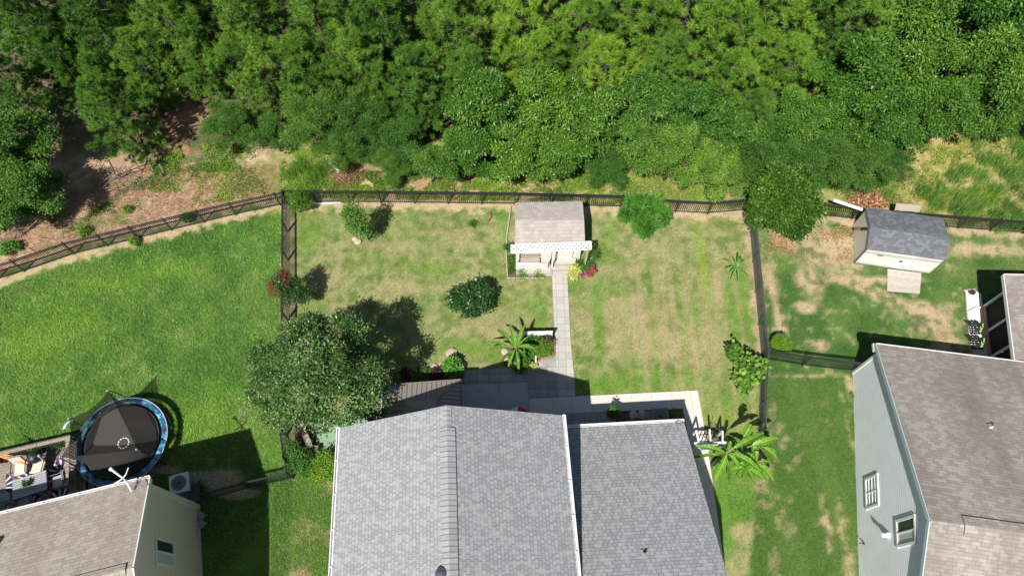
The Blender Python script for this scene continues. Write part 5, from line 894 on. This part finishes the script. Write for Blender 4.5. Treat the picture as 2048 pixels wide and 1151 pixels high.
# ============================================================ PLANTS AND TREES
def strip_leaf(A, B, wd, arch, rng, sag=.0, n=18, fold=.30, rag=.5):
    A = np.array(A, float); B = np.array(B, float); d = B-A; L = np.linalg.norm(d); h = np.array([d[0], d[1], 0]); h = h/max(np.linalg.norm(h), 1e-3); s = np.array([-h[1], h[0], 0]); t = np.linspace(0, 1, n+1)
    c = A+d*t[:, None]+np.array([0, 0, 1.])*(arch*L*np.sin(np.pi*t)-sag*L*t**3)[:, None]; prof = np.where(t < .14, .08, np.sin(np.pi*np.clip((t-.10)/.92, 0, 1))**.55)*.84; w_ = wd*prof
    V = []; T = []; base = rng.uniform(.35, .65)
    for i in range(n):
        for sg in (-1, 1):
            r0 = 1-rng.uniform(0, rag); r1 = 1-rng.uniform(0, rag); j = i+1
            up0 = np.array([0, 0, w_[i]*fold]); up1 = np.array([0, 0, w_[j]*fold]); V += [c[i], c[j], c[j]+s*sg*w_[j]*r1-up1*-1, c[i]+s*sg*w_[i]*r0-up0*-1] if sg > 0 else [c[j], c[i], c[i]+s*sg*w_[i]*r0+up0, c[j]+s*sg*w_[j]*r1+up1]; T.append(base+rng.normal(0, .06))
        k = wd*.055+.004; z = np.array([0, 0, .006]); V += [c[i]-s*k+z, c[i]+s*k+z, c[i+1]+s*k*.8+z, c[i+1]-s*k*.8+z]; T.append(1.)
    return V, T
def banana(label, apex, tips, base=None, cat='banana plant', stem=.09, name='banana_plant', m_='banana', seed=1, wd=.2, sag=.12, arch=.12, extra=()):
    rng = np.random.default_rng(seed); A = gp(*apex); b = base or (A.x, A.y, 0); t = thing(name, label, cat, (b[0], b[1], 0)); V = []; T = []; o = Vector((b[0], b[1], 0))
    for q in tips:
        B = gp(q[0], q[1], q[2])-o; a0 = (gp(*q[4])-o) if len(q) > 4 else (A-o-Vector((0, 0, rng.uniform(0, .12)*apex[2]))); v, tt = strip_leaf(a0, B, q[3] if len(q) > 3 else wd, arch, rng, sag); V += v; T += tt
    for i in range(max(3, int(apex[2]*4))):
        a_ = rng.uniform(0, 6.28); l_ = apex[2]*rng.uniform(.25, .55); z_ = A.z*rng.uniform(.45, .95); b0 = A-o-Vector((0, 0, rng.uniform(.05, .35)*apex[2])); v, tt = strip_leaf(b0, b0+Vector((math.cos(a_)*l_, math.sin(a_)*l_, z_-A.z+.1)), wd*rng.uniform(.4, .8), .15, rng, .3); V += v; T += [q_*rng.uniform(.2, .8) for q_ in tt]
    me = npmesh('leaves', np.array(V), 4, np.array(T), matl=M[m_]); link('leaves', me, t); mb = MB(); mb.tube([o+Vector((0, 0, -.05)), o.lerp(A, .5), A], [stem*1.2, stem, stem*.5], 10)
    for e in extra: q = gp(*e); mb.tube([Vector((q.x, q.y, -.02)), q], [stem*.9, stem*.4], 8)
    mb.build('stem', M['barkpale'], t, smooth=True); return t
banana('banana plant with long bright leaves in the garden bed left of the white trellis', (1032, 693, 1.55), [(994, 655, 1.5, .17), (1019, 643, 1.9, .15), (1050, 646, 2.0, .13), (1026, 668, 1.9, .17), (1071, 696, 1.7, .20), (1038, 743, 1.1, .13), (1015, 736, 1.2, .10), (977, 695, .9, .15), (975, 681, 1.0, .13), (1063, 667, 1.9, .05), (1045, 665, 2.1, .14), (1022, 672, 1.7, .13)], seed=2)
banana('tallest of the big banana plants, nearest the white arbour', (1456, 902, 2.5), [(1531, 862, 2.7, .26), (1394, 890, 2.4, .22), (1522, 938, 2.5, .26), (1431, 958, 1.8, .22), (1480, 935, 2.1, .2), (1430, 905, 2.0, .16), (1462, 880, 3.0, .15), (1503, 846, 3.1, .30, (1485, 878, 2.6)), (1440, 925, 1.8, .18)], seed=3, extra=((1440, 915, 1.6),))
banana('right hand banana plant with leaves hanging over the dark green strip of lawn', (1515, 922, 2.1), [(1559, 874, 2.6, .26, (1494, 894, 2.3)), (1554, 915, 2.2, .27, (1524, 892, 2.4)), (1549, 960, 1.6, .24), (1543, 923, 1.9, .14), (1505, 885, 2.4, .22), (1490, 905, 2.3, .2), (1530, 950, 1.5, .2), (1500, 940, 1.6, .2), (1512, 900, 2.6, .2)], seed=4)
banana('lowest banana plant at the near edge of the banana group, on bare earth', (1494, 934, 1.5), [(1529, 957, 1.3, .22), (1512, 970, .9, .18), (1470, 945, 1.1, .18), (1480, 925, 1.8, .2), (1497, 912, 1.9, .2), (1460, 938, 1.2, .18), (1505, 925, 1.8, .2), (1475, 955, .8, .10)], seed=5, stem=.07)
banana('small dark leaved banana plant alone near the right fence of the middle lawn', (1474, 534, .75), [(1477, 504, .9), (1491, 519, .8), (1498, 553, .35), (1477, 561, .35), (1462, 557, .4), (1450, 536, .6), (1446, 517, .7), (1459, 545, .5), (1484, 512, .9), (1466, 512, .9), (1487, 545, .5)], stem=.05, seed=6, wd=.085, m_='bright', sag=.05)
def pxlobes(base, L): return [((gp(a, b, z)-base).x, (gp(a, b, z)-base).y, z, r*.72, r*.72, r*f*.72) for a, b, z, r, f in L]
def custom(name, label, basepx, lobes, ncl, per, rc, L, W, matl, seed, H_=None, r0=.1, cat='tree', bark='barkdark', group=None, trunk='trunk', cr='crown', lobf=.9, **k):
    b = gp(*basepx); rng = np.random.default_rng(seed); lb = pxlobes(b, [(l+(lobf,))[:5] for l in lobes]); cm = crown(cr, lb, ncl, per, rc, L, W, rng, M[matl], **k); tm = trunk_mesh(trunk, H_ or max(l[2] for l in lb), r0, lb, random.Random(seed), M[bark])
    return put_tree(name, (tm, cm), b, label, cat, group=group, parts=(trunk, cr))
custom('pear_tree', 'big grey-green tree over the left fence between the two lawns', (640, 760), [(605, 690, 5.2, 1.35), (690, 672, 5.0, 1.2), (565, 745, 4.6, 1.2), (640, 730, 6.0, 1.6), (715, 745, 4.9, 1.25), (735, 800, 4.0, .95), (600, 790, 4.9, 1.35), (675, 800, 4.6, 1.35), (530, 775, 3.8, 1.0), (625, 655, 4.3, .8), (710, 690, 4.6, .8), (560, 820, 3.4, 1.0), (635, 835, 3.6, .85), (530, 710, 4.0, .75), (755, 762, 3.6, .4), (580, 668, 4.3, .55), (748, 815, 3.4, .7)], 640, 58, .16, .14, .06, 'pear', 21, r0=.2, droop=.15, spread=.8, tonev=.28)
custom('crepe_myrtle', 'small shrub with rusty red flower heads on the left fence', (592, 604), [(585, 582, 2.0, .45), (570, 580, 2.1, .42), (600, 590, 1.6, .42), (556, 565, 2.6, .32), (566, 553, 2.7, .32), (590, 565, 2.1, .36), (578, 595, 1.5, .36)], 130, 30, .11, .10, .045, 'darkleaf', 22, r0=.05, cat='shrub')
b = gp(575, 580); rg = np.random.default_rng(8); C = []
for (a, c, z) in ((562, 540, 3.0), (569, 549, 3.0), (558, 553, 2.9), (541, 565, 2.7), (547, 572, 2.6), (537, 570, 2.6), (540, 580, 2.4), (545, 588, 2.2), (566, 559, 2.9), (553, 580, 2.4), (575, 556, 2.7), (552, 592, 2.0), (574, 570, 2.6)): q = gp(a, c, z)-b; C.append(rg.normal(0, .085, (50, 3))+np.array([q.x, q.y, z]))
C = np.concatenate(C); fl_ = link('flowers', npmesh('flowers', leafV(C, nrm(rg.normal(0, 1, C.shape)), .07, .05, rg), 4, rg.uniform(0, 1, len(C)), matl=M['rustflower']), bpy.data.objects['crepe_myrtle']); fl_.location = b-gp(592, 604)
custom('young_tree', 'slim leaning young tree near the back fence with a dark shadow beside it', (738, 478), [(702, 410, 3.5, .28, 1.2), (707, 420, 3.1, .42), (718, 428, 2.8, .38), (704, 436, 2.5, .45), (718, 445, 2.1, .50), (708, 455, 1.7, .32), (726, 455, 1.6, .42), (735, 465, 1.1, .34), (722, 470, 1.0, .28), (695, 425, 2.8, .3)], 110, 26, .12, .12, .05, 'broad', 23, r0=.05)
custom('dark_bush', 'dark glossy bush standing alone on the lawn left of the paver path', (945, 612), [(945, 590, 1.2, .7), (920, 590, 1.1, .55), (960, 610, 1.0, .6), (925, 612, .9, .5), (955, 575, 1.3, .5), (905, 600, .8, .35), (972, 590, 1.1, .45), (938, 625, .7, .4), (942, 560, 1.3, .3)], 150, 30, .10, .17, .07, 'darkleaf', 24, r0=.06, cat='bush')
custom('magnolia_tree', 'round yellow-green magnolia on the corner of the right and back fences', (1570, 440), [(1575, 385, 3.0, 1.3), (1535, 385, 2.8, 1.0), (1610, 400, 2.8, 1.0), (1560, 425, 2.2, 1.1), (1595, 440, 2.0, 1.0), (1520, 420, 2.0, .7), (1600, 360, 3.0, .9), (1555, 355, 3.2, .8), (1628, 420, 2.2, .6), (1505, 440, 1.3, .4), (1590, 460, 1.4, .5)], 640, 26, .15, .17, .085, 'magn', 25, r0=.16, droop=.0, spread=.6, tonev=.25)
custom('fatsia_bush', 'round bright green bush of finger-like leaves against the back fence', (1291, 440), [(1290, 425, 1.0, 1.0), (1260, 430, .8, .6), (1320, 430, .8, .6), (1290, 450, .7, .7), (1285, 405, 1.1, .6), (1312, 408, 1.0, .5), (1262, 410, .9, .45)], 150, 34, .05, .34, .055, 'bright', 26, r0=.06, cat='bush', droop=-.2, spread=.35, tonev=.2)
custom('round_bush', 'clipped round lime green bush at the fence corner', (1561, 700), [(1562, 687, .62, .58, .95)], 190, 46, .06, .07, .035, 'lime', 27, r0=.05, cat='bush', shell=(.85, 1.02), tonev=.1)
custom('fig_tree', 'broad leaved fig bush leaning on the right fence of the middle lawn', (1497, 758), [(1478, 715, 1.4, .42), (1500, 735, 1.5, .55), (1482, 750, 1.2, .5), (1510, 760, 1.3, .5), (1490, 772, 1.0, .4), (1515, 735, 1.2, .4), (1470, 705, 1.2, .3)], 64, 14, .12, .23, .17, 'broad', 28, r0=.06, cat='bush', bark='barkpale', tonev=.3)
custom('corner_shrub', 'leafy shrub filling the corner where the left and back fences meet', (600, 415), [(598, 395, .9, .55), (585, 392, .8, .4), (610, 405, .7, .45), (592, 408, .6, .4)], 110, 30, .10, .13, .04, 'broad', 29, r0=.04, cat='shrub')
HG = [((652, 940), 'yellow-green bush beside the grey roof gutter below the mossy slab', [(652, 925, .9, .6), (635, 935, .8, .5), (662, 945, .7, .55), (645, 915, .9, .3)], 'lime'), ((600, 935), 'yellow-green bush at the lower end of the left fence', [(600, 920, .9, .55), (585, 915, .8, .4), (612, 935, .7, .45), (582, 895, .9, .35)], 'broad'), ((625, 950), 'low lime bush between the two hedge bushes at the fence corner', [(622, 935, .6, .45), (635, 950, .5, .4)], 'lime')]
for k, (b_, lab, L_, m_) in enumerate(HG): custom('hedge_bush', lab, b_, L_, 120, 34, .11, .09, .045, m_, 30+k, r0=.04, cat='bush', group='hedge bushes below the mossy slab')
SM = [((905, 733), 'lime green shrub at the path end of the planting bed', [(905, 727, .5, .38), (895, 735, .45, .3), (915, 735, .4, .3), (903, 745, .35, .3)], 'bright', 80, .14, .09), ((843, 748), 'grey-green spreading plant in the middle of the planting bed', [(843, 746, .3, .3, .5), (855, 745, .28, .2, .5), (833, 747, .25, .2, .5)], 'cedar', 50, .14, .06), ((790, 757), 'small green plant at the shaded left end of the planting bed', [(790, 755, .35, .25)], 'broad', 34, .12, .06),
      ((812, 748), 'purple leaved plant in the shaded part of the planting bed', [(812, 746, .3, .26)], 'plum', 34, .12, .08), ((872, 748), 'purple leaved plant just right of the spreading grey-green plant', [(872, 747, .35, .3)], 'plum', 40, .12, .08), ((820, 742), 'pale small plant left of the spreading grey-green plant', [(820, 744, .25, .14)], 'hosta', 14, .14, .06),
      ((1089, 703), 'lime yellow bush in the garden bed next to the paver path', [(1092, 690, .75, .38), (1083, 700, .5, .36), (1096, 703, .4, .3)], 'lime', 90, .07, .03), ((1062, 680), 'dark green plant in the garden bed behind the long banana leaf', [(1060, 680, .5, .35), (1072, 677, .5, .3), (1075, 700, .4, .3)], 'broad', 70, .2, .09), ((1048, 712), 'leafy green plant at the near side of the garden bed under the banana leaves', [(1045, 715, .5, .4), (1030, 715, .5, .35), (1040, 730, .4, .35), (1058, 705, .4, .3)], 'broad', 90, .16, .07),
      ((1027, 722), 'yellow blooming plant at the lower left of the garden bed', [(1027, 720, .5, .2), (1032, 727, .4, .2)], 'hosta', 26, .1, .06), ((1066, 735), 'small yellow and pink flowering plant by the white post', [(1066, 733, .2, .12)], 'hosta', 12, .12, .04), ((1092, 680), 'dark purple plant beside the right end of the trellis', [(1094, 678, .6, .25)], 'plum', 40, .12, .06),
      ((1150, 545), 'yellow variegated plant beside the path at the small shed', [(1148, 541, .35, .24, .6), (1144, 550, .3, .18, .6), (1156, 537, .3, .16, .6)], 'hosta', 34, .17, .08), ((1174, 548), 'red flowering plant beside the yellow plant at the small shed', [(1176, 547, .3, .15), (1166, 548, .3, .07)], 'redflower', 14, .10, .07), ((1184, 541), 'upper red flowering plant right of the shed porch', [(1184, 539, .3, .16)], 'redflower', 18, .10, .07), ((1172, 536), 'green leafy plant round the right porch post', [(1170, 534, .4, .25), (1182, 528, .35, .2), (1160, 530, .3, .2)], 'broad', 40, .16, .04),
      ((1045, 548), 'low green plant in the bed before the porch rail', [(1045, 546, .2, .22, .6), (1038, 547, .2, .15, .6)], 'bright', 34, .10, .04), ((1077, 547), 'low olive plant in the bed before the porch rail', [(1077, 546, .2, .2, .6)], 'weed', 30, .08, .04), ((1228, 838), 'upright green plant in the dark gap behind the wing roof', [(1226, 826, .9, .22, 1.6), (1224, 818, 1.2, .1)], 'cedar', 44, .13, .05), ((1345, 830), 'low grassy plant at the right end of the mulch bed', [(1350, 826, .2, .22, .6), (1342, 832, .2, .18, .6)], 'weed', 30, .12, .03),
      ((1021, 490), 'dark plant at the left end of the lattice canopy', [(1018, 494, .6, .22)], 'darkleaf', 30, .10, .04), ((945, 448), 'small grey-brown plant in the lawn near the back fence', [(945, 447, .15, .16)], 'cedar', 20, .10, .03), ((268, 483), 'small green weed on the dirt line beside the left fence', [(268, 482, .25, .22, .7)], 'weed', 30, .12, .05), ((372, 437), 'leafy weed growing through the middle of the curved fence', [(372, 434, .35, .3, .7)], 'broad', 40, .12, .05),
      ((165, 464), 'green weed clump behind the curved fence on the bare earth', [(163, 463, .25, .32, .6), (172, 460, .2, .25, .6)], 'weed', 44, .12, .05), ((17, 500), 'bright weed clump at the far left behind the curved fence', [(15, 498, .35, .5, .6), (30, 492, .3, .3, .6)], 'bright', 60, .13, .05), ((255, 417), 'lone weed tuft on the open bare earth', [(255, 417, .2, .2, .7)], 'weed', 22, .12, .05), ((1440, 905), 'red-leaved plant at the foot of the banana plants', [(1440, 908, .4, .25)], 'plum', 24, .12, .06),
      ((1192, 508), 'wispy green plant right of the small shed', [(1190, 508, .5, .25)], 'cedar', 22, .22, .02), ((624, 838), 'reddish plant by the soil patch under the big tree', [(604, 868, .4, .3)], 'plum', 26, .12, .06), ((1700, 780), 'thin weeds at the foot of the pale blue wall', [(1706, 790, .1, .08), (1708, 850, .1, .07)], 'weed', 10, .08, .02)]
for k, (b_, lab, L_, m_, n_, ll, ww_) in enumerate(SM): custom('garden_plant', lab, b_, L_, n_, 16, .07, ll, ww_, m_, 60+k, r0=.012, cat='plant', trunk='stem', cr='leaves', tonev=.2)
# forest prototypes
PINE = [pine_meshes(s_) for s_ in (1, 2, 3, 4)]; ZP = 5.0
def proto(seed, n, per, rc, L, W, matl, R_=2.3, H_=2.5, zc=3.2, **k): rg = np.random.default_rng(seed); rr = random.Random(seed); lb = blob_lobes(rr, R_, H_, zc, 10); return trunk_mesh('trunk', zc+H_*.3, .14, lb, rr, M['barkdark']), crown('crown', lb, n, per, rc, L, W, rg, M[matl], **k)
GLOSS = [proto(s_, 620, 34, .20, .20, .075, 'gloss', droop=.5, tonev=.24) for s_ in (11, 12, 13)]
BROAD = [proto(s_, 620, 40, .20, .14, .07, 'broad', droop=.3, tonev=.24) for s_ in (14, 15, 16)]
CEDAR = [proto(s_, 600, 46, .19, .19, .036, 'cedar', H_=2.2, zc=2.6, droop=.0, spread=.5, tonev=.2) for s_ in (17, 18)]
KIND = {'P': (PINE, ZP, 'pine_tree', None), 'Y': (PINE, ZP, 'pine_tree', 'piney'), 'G': (GLOSS, 3.2, 'laurel_tree', None), 'B': (BROAD, 3.2, 'leafy_tree', None), 'C': (CEDAR, 2.6, 'cedar_tree', None), 'D': (BROAD, 3.2, 'leafy_tree', 'darkleaf'), 'L': (GLOSS, 3.2, 'laurel_tree', 'broad')}
FOREST = [
 # far row, crowns cut by the top edge
 (20, -60, 'P', 1.15, 'dark pine cut by the very top left corner of the photo'), (250, -70, 'P', 1.2, 'pine crown cut by the top edge, right of the top left corner pine'), (450, -60, 'P', 1.15, 'pine crown at the top edge above the dark gap in the left trees'), (640, -70, 'Y', 1.2, 'pine cut by the top edge above the left end of the back fence'), (830, -60, 'P', 1.15, 'pine crown cut by the top edge, left of the small shed'), (1030, -70, 'Y', 1.25, 'yellow-green pine cut by the top edge above the left half of the small shed'), (1220, -60, 'Y', 1.15, 'yellow-green pine cut by the top edge above the round finger-leaved bush'), (1400, -75, 'P', 1.2, 'pine cut by the top edge beside the dark vertical gap'), (1590, -65, 'P', 1.15, 'pine cut by the top edge above the magnolia'), (1760, -70, 'P', 1.2, 'bluish pine cut by the top edge above the white shed'), (1930, -60, 'B', 1.8, 'leafy tree cut by the top edge near the right corner'), (2090, -60, 'B', 1.7, 'leafy tree cut by the top right corner'),
 # second row
 (60, 50, 'P', .95, 'shaded pine just inside the top left corner'), (200, 55, 'P', .95, 'pine with thin bare twigs showing, second from the top left corner'), (345, 60, 'P', .95, 'pine left of the small black gap at the top'), (500, 70, 'P', .95, 'pine right of the small black gap at the top'), (640, 60, 'P', .9, 'pale green pine in the top row above the corner shrub'), (760, 50, 'P', 1.0, 'broad green pine in the top row above the brush pile'), (905, 70, 'P', .95, 'pine with rounded puffs above the left end of the laurel thicket'), (1040, 60, 'Y', .95, 'yellow pine with round puffs directly above the small shed roof'), (1170, 75, 'Y', .9, 'yellow-green pine above and right of the small shed'), (1300, 50, 'Y', 1.0, 'pale yellow-green pine left of the dark vertical gap'), (1440, 60, 'Y', .95, 'yellow-green pine right of the dark vertical gap'), (1570, 50, 'Y', .95, 'yellow-green pine in the top row above the magnolia'), (1700, 45, 'P', .9, 'blue-green pine in the top row above the leaf pile'), (1830, 70, 'L', 1.2, 'glossy leafy tree in the top row above the white shed'), (1960, 50, 'B', 1.3, 'dark leafy tree in the top right corner area'), (2070, 90, 'B', 1.2, 'leafy tree on the right edge near the top corner'),
 # third row
 (20, 165, 'P', .66, 'yellowish pine branch cluster at the left edge, above the deep shade'), (120, 115, 'P', .62, 'pine with yellow lit puffs near the left edge'), (285, 125, 'P', .72, 'deep green pine above the sunny clearing'), (405, 105, 'P', .70, 'dense pine just left above the sunny clearing'), (535, 150, 'P', .8, 'pine hanging over the sunny clearing from the right'), (610, 150, 'P', .85, 'pine above the blue-green cedars'), (715, 140, 'P', .85, 'pine between the blue-green cedars and the laurel thicket'), (830, 175, 'P', .8, 'pine standing over the left end of the laurel thicket'), (945, 160, 'P', .7, 'small pine sunk in the top of the laurel thicket'), (1080, 135, 'Y', .75, 'yellow pine touching the top of the laurel thicket'), (1210, 150, 'Y', .8, 'yellow-green pine at the right of the laurel thicket'), (1330, 150, 'P', .8, 'green pine above the leafy trees right of the thicket'), (1455, 170, 'Y', .75, 'drooping yellow-green pine in the middle of the right trees'), (1570, 150, 'Y', .8, 'yellow-green pine left of the big drooping laurel'), (1720, 150, 'G', 1.1, 'big drooping laurel tree above the white shed'), (1850, 160, 'G', 1.05, 'glossy laurel tree right of the big drooping laurel'), (1970, 150, 'L', 1.1, 'leafy tree above the far end of the tall grass meadow'), (2070, 190, 'L', 1.0, 'leafy tree on the right edge above the meadow'),
 # fourth row
 (225, 225, 'P', .78, 'big lit pine leaning over the bare earth with bare stems below'), (205, 165, 'P', .58, 'pine tucked behind the big lit leaning pine'), (300, 195, 'B', .38, 'small pale leafy tree right of the big leaning pine'), (462, 250, 'C', .66, 'green cedar at the right side of the sunny clearing'), (545, 265, 'B', .5, 'yellow-green slim leafy tree between the clearing and the cedars'), (640, 235, 'C', .95, 'blue-green cedar above the brush pile'), (735, 240, 'C', .9, 'blue-green cedar just right of the one above the brush pile'), (760, 180, 'P', .65, 'small pine rising between the cedars and the laurel thicket'), (960, 230, 'G', 1.0, 'upper left tree of the laurel thicket'), (1080, 215, 'G', 1.05, 'topmost tree of the laurel thicket'), (1180, 240, 'G', .95, 'upper right tree of the laurel thicket'), (1290, 220, 'L', .9, 'mid green leafy tree right of the laurel thicket'), (1390, 235, 'L', .9, 'mid green leafy tree below the drooping yellow-green pine'), (1500, 240, 'P', .62, 'pale small pine between the leafy trees on the right'), (1590, 255, 'L', .85, 'dark leafy tree above the magnolia'), (1690, 235, 'G', .9, 'drooping laurel tree above the leaf pile'), (1790, 240, 'L', .8, 'leafy tree above the shed with a black gap below it'), (1890, 220, 'L', .85, 'leafy tree at the upper edge of the tall grass meadow'), (1990, 235, 'B', .7, 'small leafy tree at the right end above the meadow'),
 # front row
 (35, 290, 'B', 1.0, 'bright leafy tree on the left edge above the grass clump'), (45, 390, 'B', .85, 'lit leafy tree at the left edge above the curved fence'), (-60, 400, 'B', .9, 'leafy tree cut by the left edge above the curved fence'), (690, 300, 'C', .6, 'low cedar right above the brush pile'), (800, 280, 'B', .65, 'green leafy tree above the cardboard sheet'), (785, 325, 'C', .5, 'low cedar behind the cardboard sheet'), (860, 330, 'G', .5, 'low laurel at the left foot of the thicket'), (935, 310, 'G', .72, 'front left tree of the laurel thicket, leaves hanging to the weeds'), (1030, 300, 'G', .8, 'front middle tree of the laurel thicket behind the small shed'), (1130, 310, 'G', .75, 'front right tree of the laurel thicket'), (1215, 335, 'C', .55, 'low dark cedar right of the laurel thicket'), (1260, 290, 'L', .75, 'leafy tree just above the round finger-leaved bush'), (1345, 310, 'B', .75, 'bright leafy tree right above the fence bend'), (1430, 335, 'B', .68, 'bright leafy tree left of the magnolia, lowest in its row'), (1465, 280, 'L', .75, 'leafy tree behind the bright one left of the magnolia'), (1540, 310, 'C', .8, 'cedar behind the magnolia crown'), (1640, 325, 'C', .8, 'spreading cedar between the magnolia and the leaf pile'), (1725, 320, 'C', .72, 'spreading cedar above the leaf pile'), (1780, 330, 'C', .5, 'rightmost low cedar at the edge of the meadow'), (1600, 290, 'C', .7, 'cedar behind the spreading cedar near the magnolia'),
]
for k, (a, b_, kd, s_, lab) in enumerate(FOREST):
    P_, zc_, nm_, mt_ = KIND[kd]; q = gp(a, b_, zc_*s_); ms = P_[k % len(P_)]
    put_tree(nm_, ms, (q.x, q.y, 0), lab, 'tree', rz=(k*2.4) % 6.28, s=s_*.95, matl=M[mt_] if mt_ else None, group='trees of the wood behind the back fence')
# ============================================================ UNCOUNTABLE GREENERY
def scatter_poly(n, px, seed): 
    P = [gp(*p) for p in px]; xs = [p.x for p in P]; ys = [p.y for p in P]; rg = np.random.default_rng(seed); x = rg.uniform(min(xs), max(xs), n); y = rg.uniform(min(ys), max(ys), n); m_ = pip(x, y, [(p.x, p.y) for p in P]); return x[m_], y[m_], rg
def grass(name, px, n, L, W, seed, bright=1.15, lean=.9, bed=True):
    x, y, rg = scatter_poly(n, px, seed); keep = np.ones(len(x), bool)
    for h in HARD: keep &= ~pip(x, y, h)
    keep &= np.abs(y-yfence(x)) > .0; x, y = x[keep], y[keep]; c = tint(x, y); g = c[:, 1]-c[:, 0]*.85; k2 = rg.random(len(x)) < np.clip(.35+g*7, .22, 1); x, y, c = x[k2], y[k2], c[k2]; n = len(x)
    a = rg.uniform(0, 6.28, n); l = L*rg.uniform(.5, 1.3, n); d = np.c_[np.cos(a)*lean, np.sin(a)*lean, rg.uniform(.35, 1., n)]; d = nrm(d); s = np.c_[-np.sin(a), np.cos(a), 0*a]*W/2; B_ = np.c_[x, y, 0*x-.015]; V = np.empty((n, 3, 3)); V[:, 0] = B_-s; V[:, 1] = B_+s; V[:, 2] = B_+d*l[:, None]
    c = c*rg.uniform(.6, 1.6, (n, 1))*bright; dry = rg.random(n) < .12; c[dry] = c[dry]*.4+np.array([.36, .33, .16])*.6
    tag(link(name, npmesh(name, V.reshape(-1, 3), 3, col=np.clip(c, 0, .9), matl=GB)), kind='stuff')
GB = bladesmat()
grass('long_grass', [(-40, 590), (300, 475), (575, 412), (575, 1000), (430, 1160), (380, 1000), (-40, 1010)], 170000, .18, .032, 1, 1.5)
grass('lawn_grass', [(590, 405), (1490, 422), (1530, 700), (1530, 880), (1480, 1151), (1440, 900), (1395, 790), (600, 850), (580, 640)], 150000, .075, .020, 2, 1.1)
grass('lawn_grass', [(1500, 425), (2060, 470), (2060, 760), (1710, 742), (1722, 1160), (1460, 1160), (1530, 880), (1530, 700)], 110000, .075, .022, 3, 1.1)
grass('long_grass', [(540, 960), (670, 900), (670, 1160), (540, 1160)], 22000, .13, .028, 4, 1.15)
def ground_leaves(name, px, n, L, W, matl, seed, hh=.12, thr=.5, sc_=1.2):
    x, y, rg = scatter_poly(n, px, seed); f = fbm(x, y, sc_, seed+50); k = rg.random(len(x)) < ss(f, thr-.08, thr+.1); x, y = x[k], y[k]; n = len(x); C = np.c_[x, y, rg.uniform(0, hh, n)]; D = nrm(np.c_[rg.normal(0, 1, n), rg.normal(0, 1, n), rg.uniform(.2, 1.2, n)])
    tag(link(name, npmesh(name, leafV(C, D, L, W, rg, .4), 4, np.clip(.45+(fbm(x, y, 2.5, seed+9)-.5)*1.6+rg.normal(0, .16, n), 0, 1), matl=matl)), kind='stuff')
ground_leaves('weeds', [(560, 395), (900, 400), (1480, 410), (1500, 375), (1420, 365), (1200, 345), (900, 340), (700, 345), (560, 320)], 60000, .10, .05, M['weed'], 3, .14, .42, .8)
ground_leaves('weeds', [(120, 470), (330, 420), (560, 390), (560, 300), (320, 310), (260, 370)], 26000, .11, .05, M['weed'], 4, .15, .56, 1.5)
ground_leaves('weeds', [(300, 345), (560, 345), (560, 290), (300, 290)], 9000, .12, .05, M['weed'], 14, .2, .50, .9)
ground_leaves('pine_straw', [(20, 530), (300, 450), (560, 395), (560, 330), (300, 330), (100, 400), (0, 480)], 42000, .17, .012, M['drygrass'], 5, .03, .2, 1.5)
ground_leaves('undergrowth', [(-60, 470), (50, 330), (150, 250), (330, 190), (420, 210), (560, 310), (900, 335), (1480, 350), (1820, 330), (2100, 250), (2100, -40), (-60, -40)], 60000, .22, .12, M['darkleaf'], 6, .4, .52, 1.6)  # extra dark leaf colour paints deep shade into the gaps between crowns
ground_leaves('fallen_leaves', [(1500, 455), (1640, 440), (1720, 455), (1700, 520), (1520, 520)], 2600, .13, .07, M['drygrass'], 7, .03, .56, .9)
ground_leaves('meadow_plants', [(1800, 300), (2100, 250), (2100, 465), (1800, 440), (1760, 400)], 26000, .14, .035, M['weed'], 8, .15, .50, .9)
ground_leaves('flower_bed_plants', [(1015, 512), (1032, 508), (1032, 540), (1018, 552)], 900, .1, .05, M['weed'], 9, .15, .3, .5)
# tall grass tufts of the meadow: leaning blades in clumps
rg = np.random.default_rng(77); spots = [(1990, 330), (1925, 350), (1955, 360), (2010, 355), (1900, 360), (1880, 385), (1862, 405), (1910, 400), (1940, 395), (1985, 385), (2020, 380), (2045, 400), (1975, 410), (2010, 420), (1945, 420), (1985, 440), (2030, 440), (1930, 440), (1905, 425), (1870, 420), (2040, 350), (1965, 330), (2045, 320), (1840, 390), (1990, 460), (1760, 395), (1700, 380), (1690, 390), (620, 345), (640, 355), (605, 335), (630, 365), (590, 355), (650, 340), (2015, 455), (1950, 300), (2030, 300)]
Cs = []; Ds = []; Ts = []
for a, b_ in spots:
    q = gp(a, b_); n = int(rg.integers(90, 200)); p = rg.normal(0, .26, (n, 2)); Cs.append(np.c_[q.x+p[:, 0], q.y+p[:, 1], np.zeros(n)]); dr = np.array([.5, .45, 1.]) if a > 800 else np.array([-.3, .3, 1]); Ds.append(nrm(dr+rg.normal(0, .28, (n, 3)))); Ts.append(np.full(n, rg.uniform(.25, .6))+rg.normal(0, .12, n))
C = np.concatenate(Cs); D = np.concatenate(Ds); T_ = np.concatenate(Ts); tag(link('tall_grass', npmesh('tall_grass', leafV(C, D, .75, .022, rg, .1), 4, T_, matl=M['broad'])), kind='stuff')
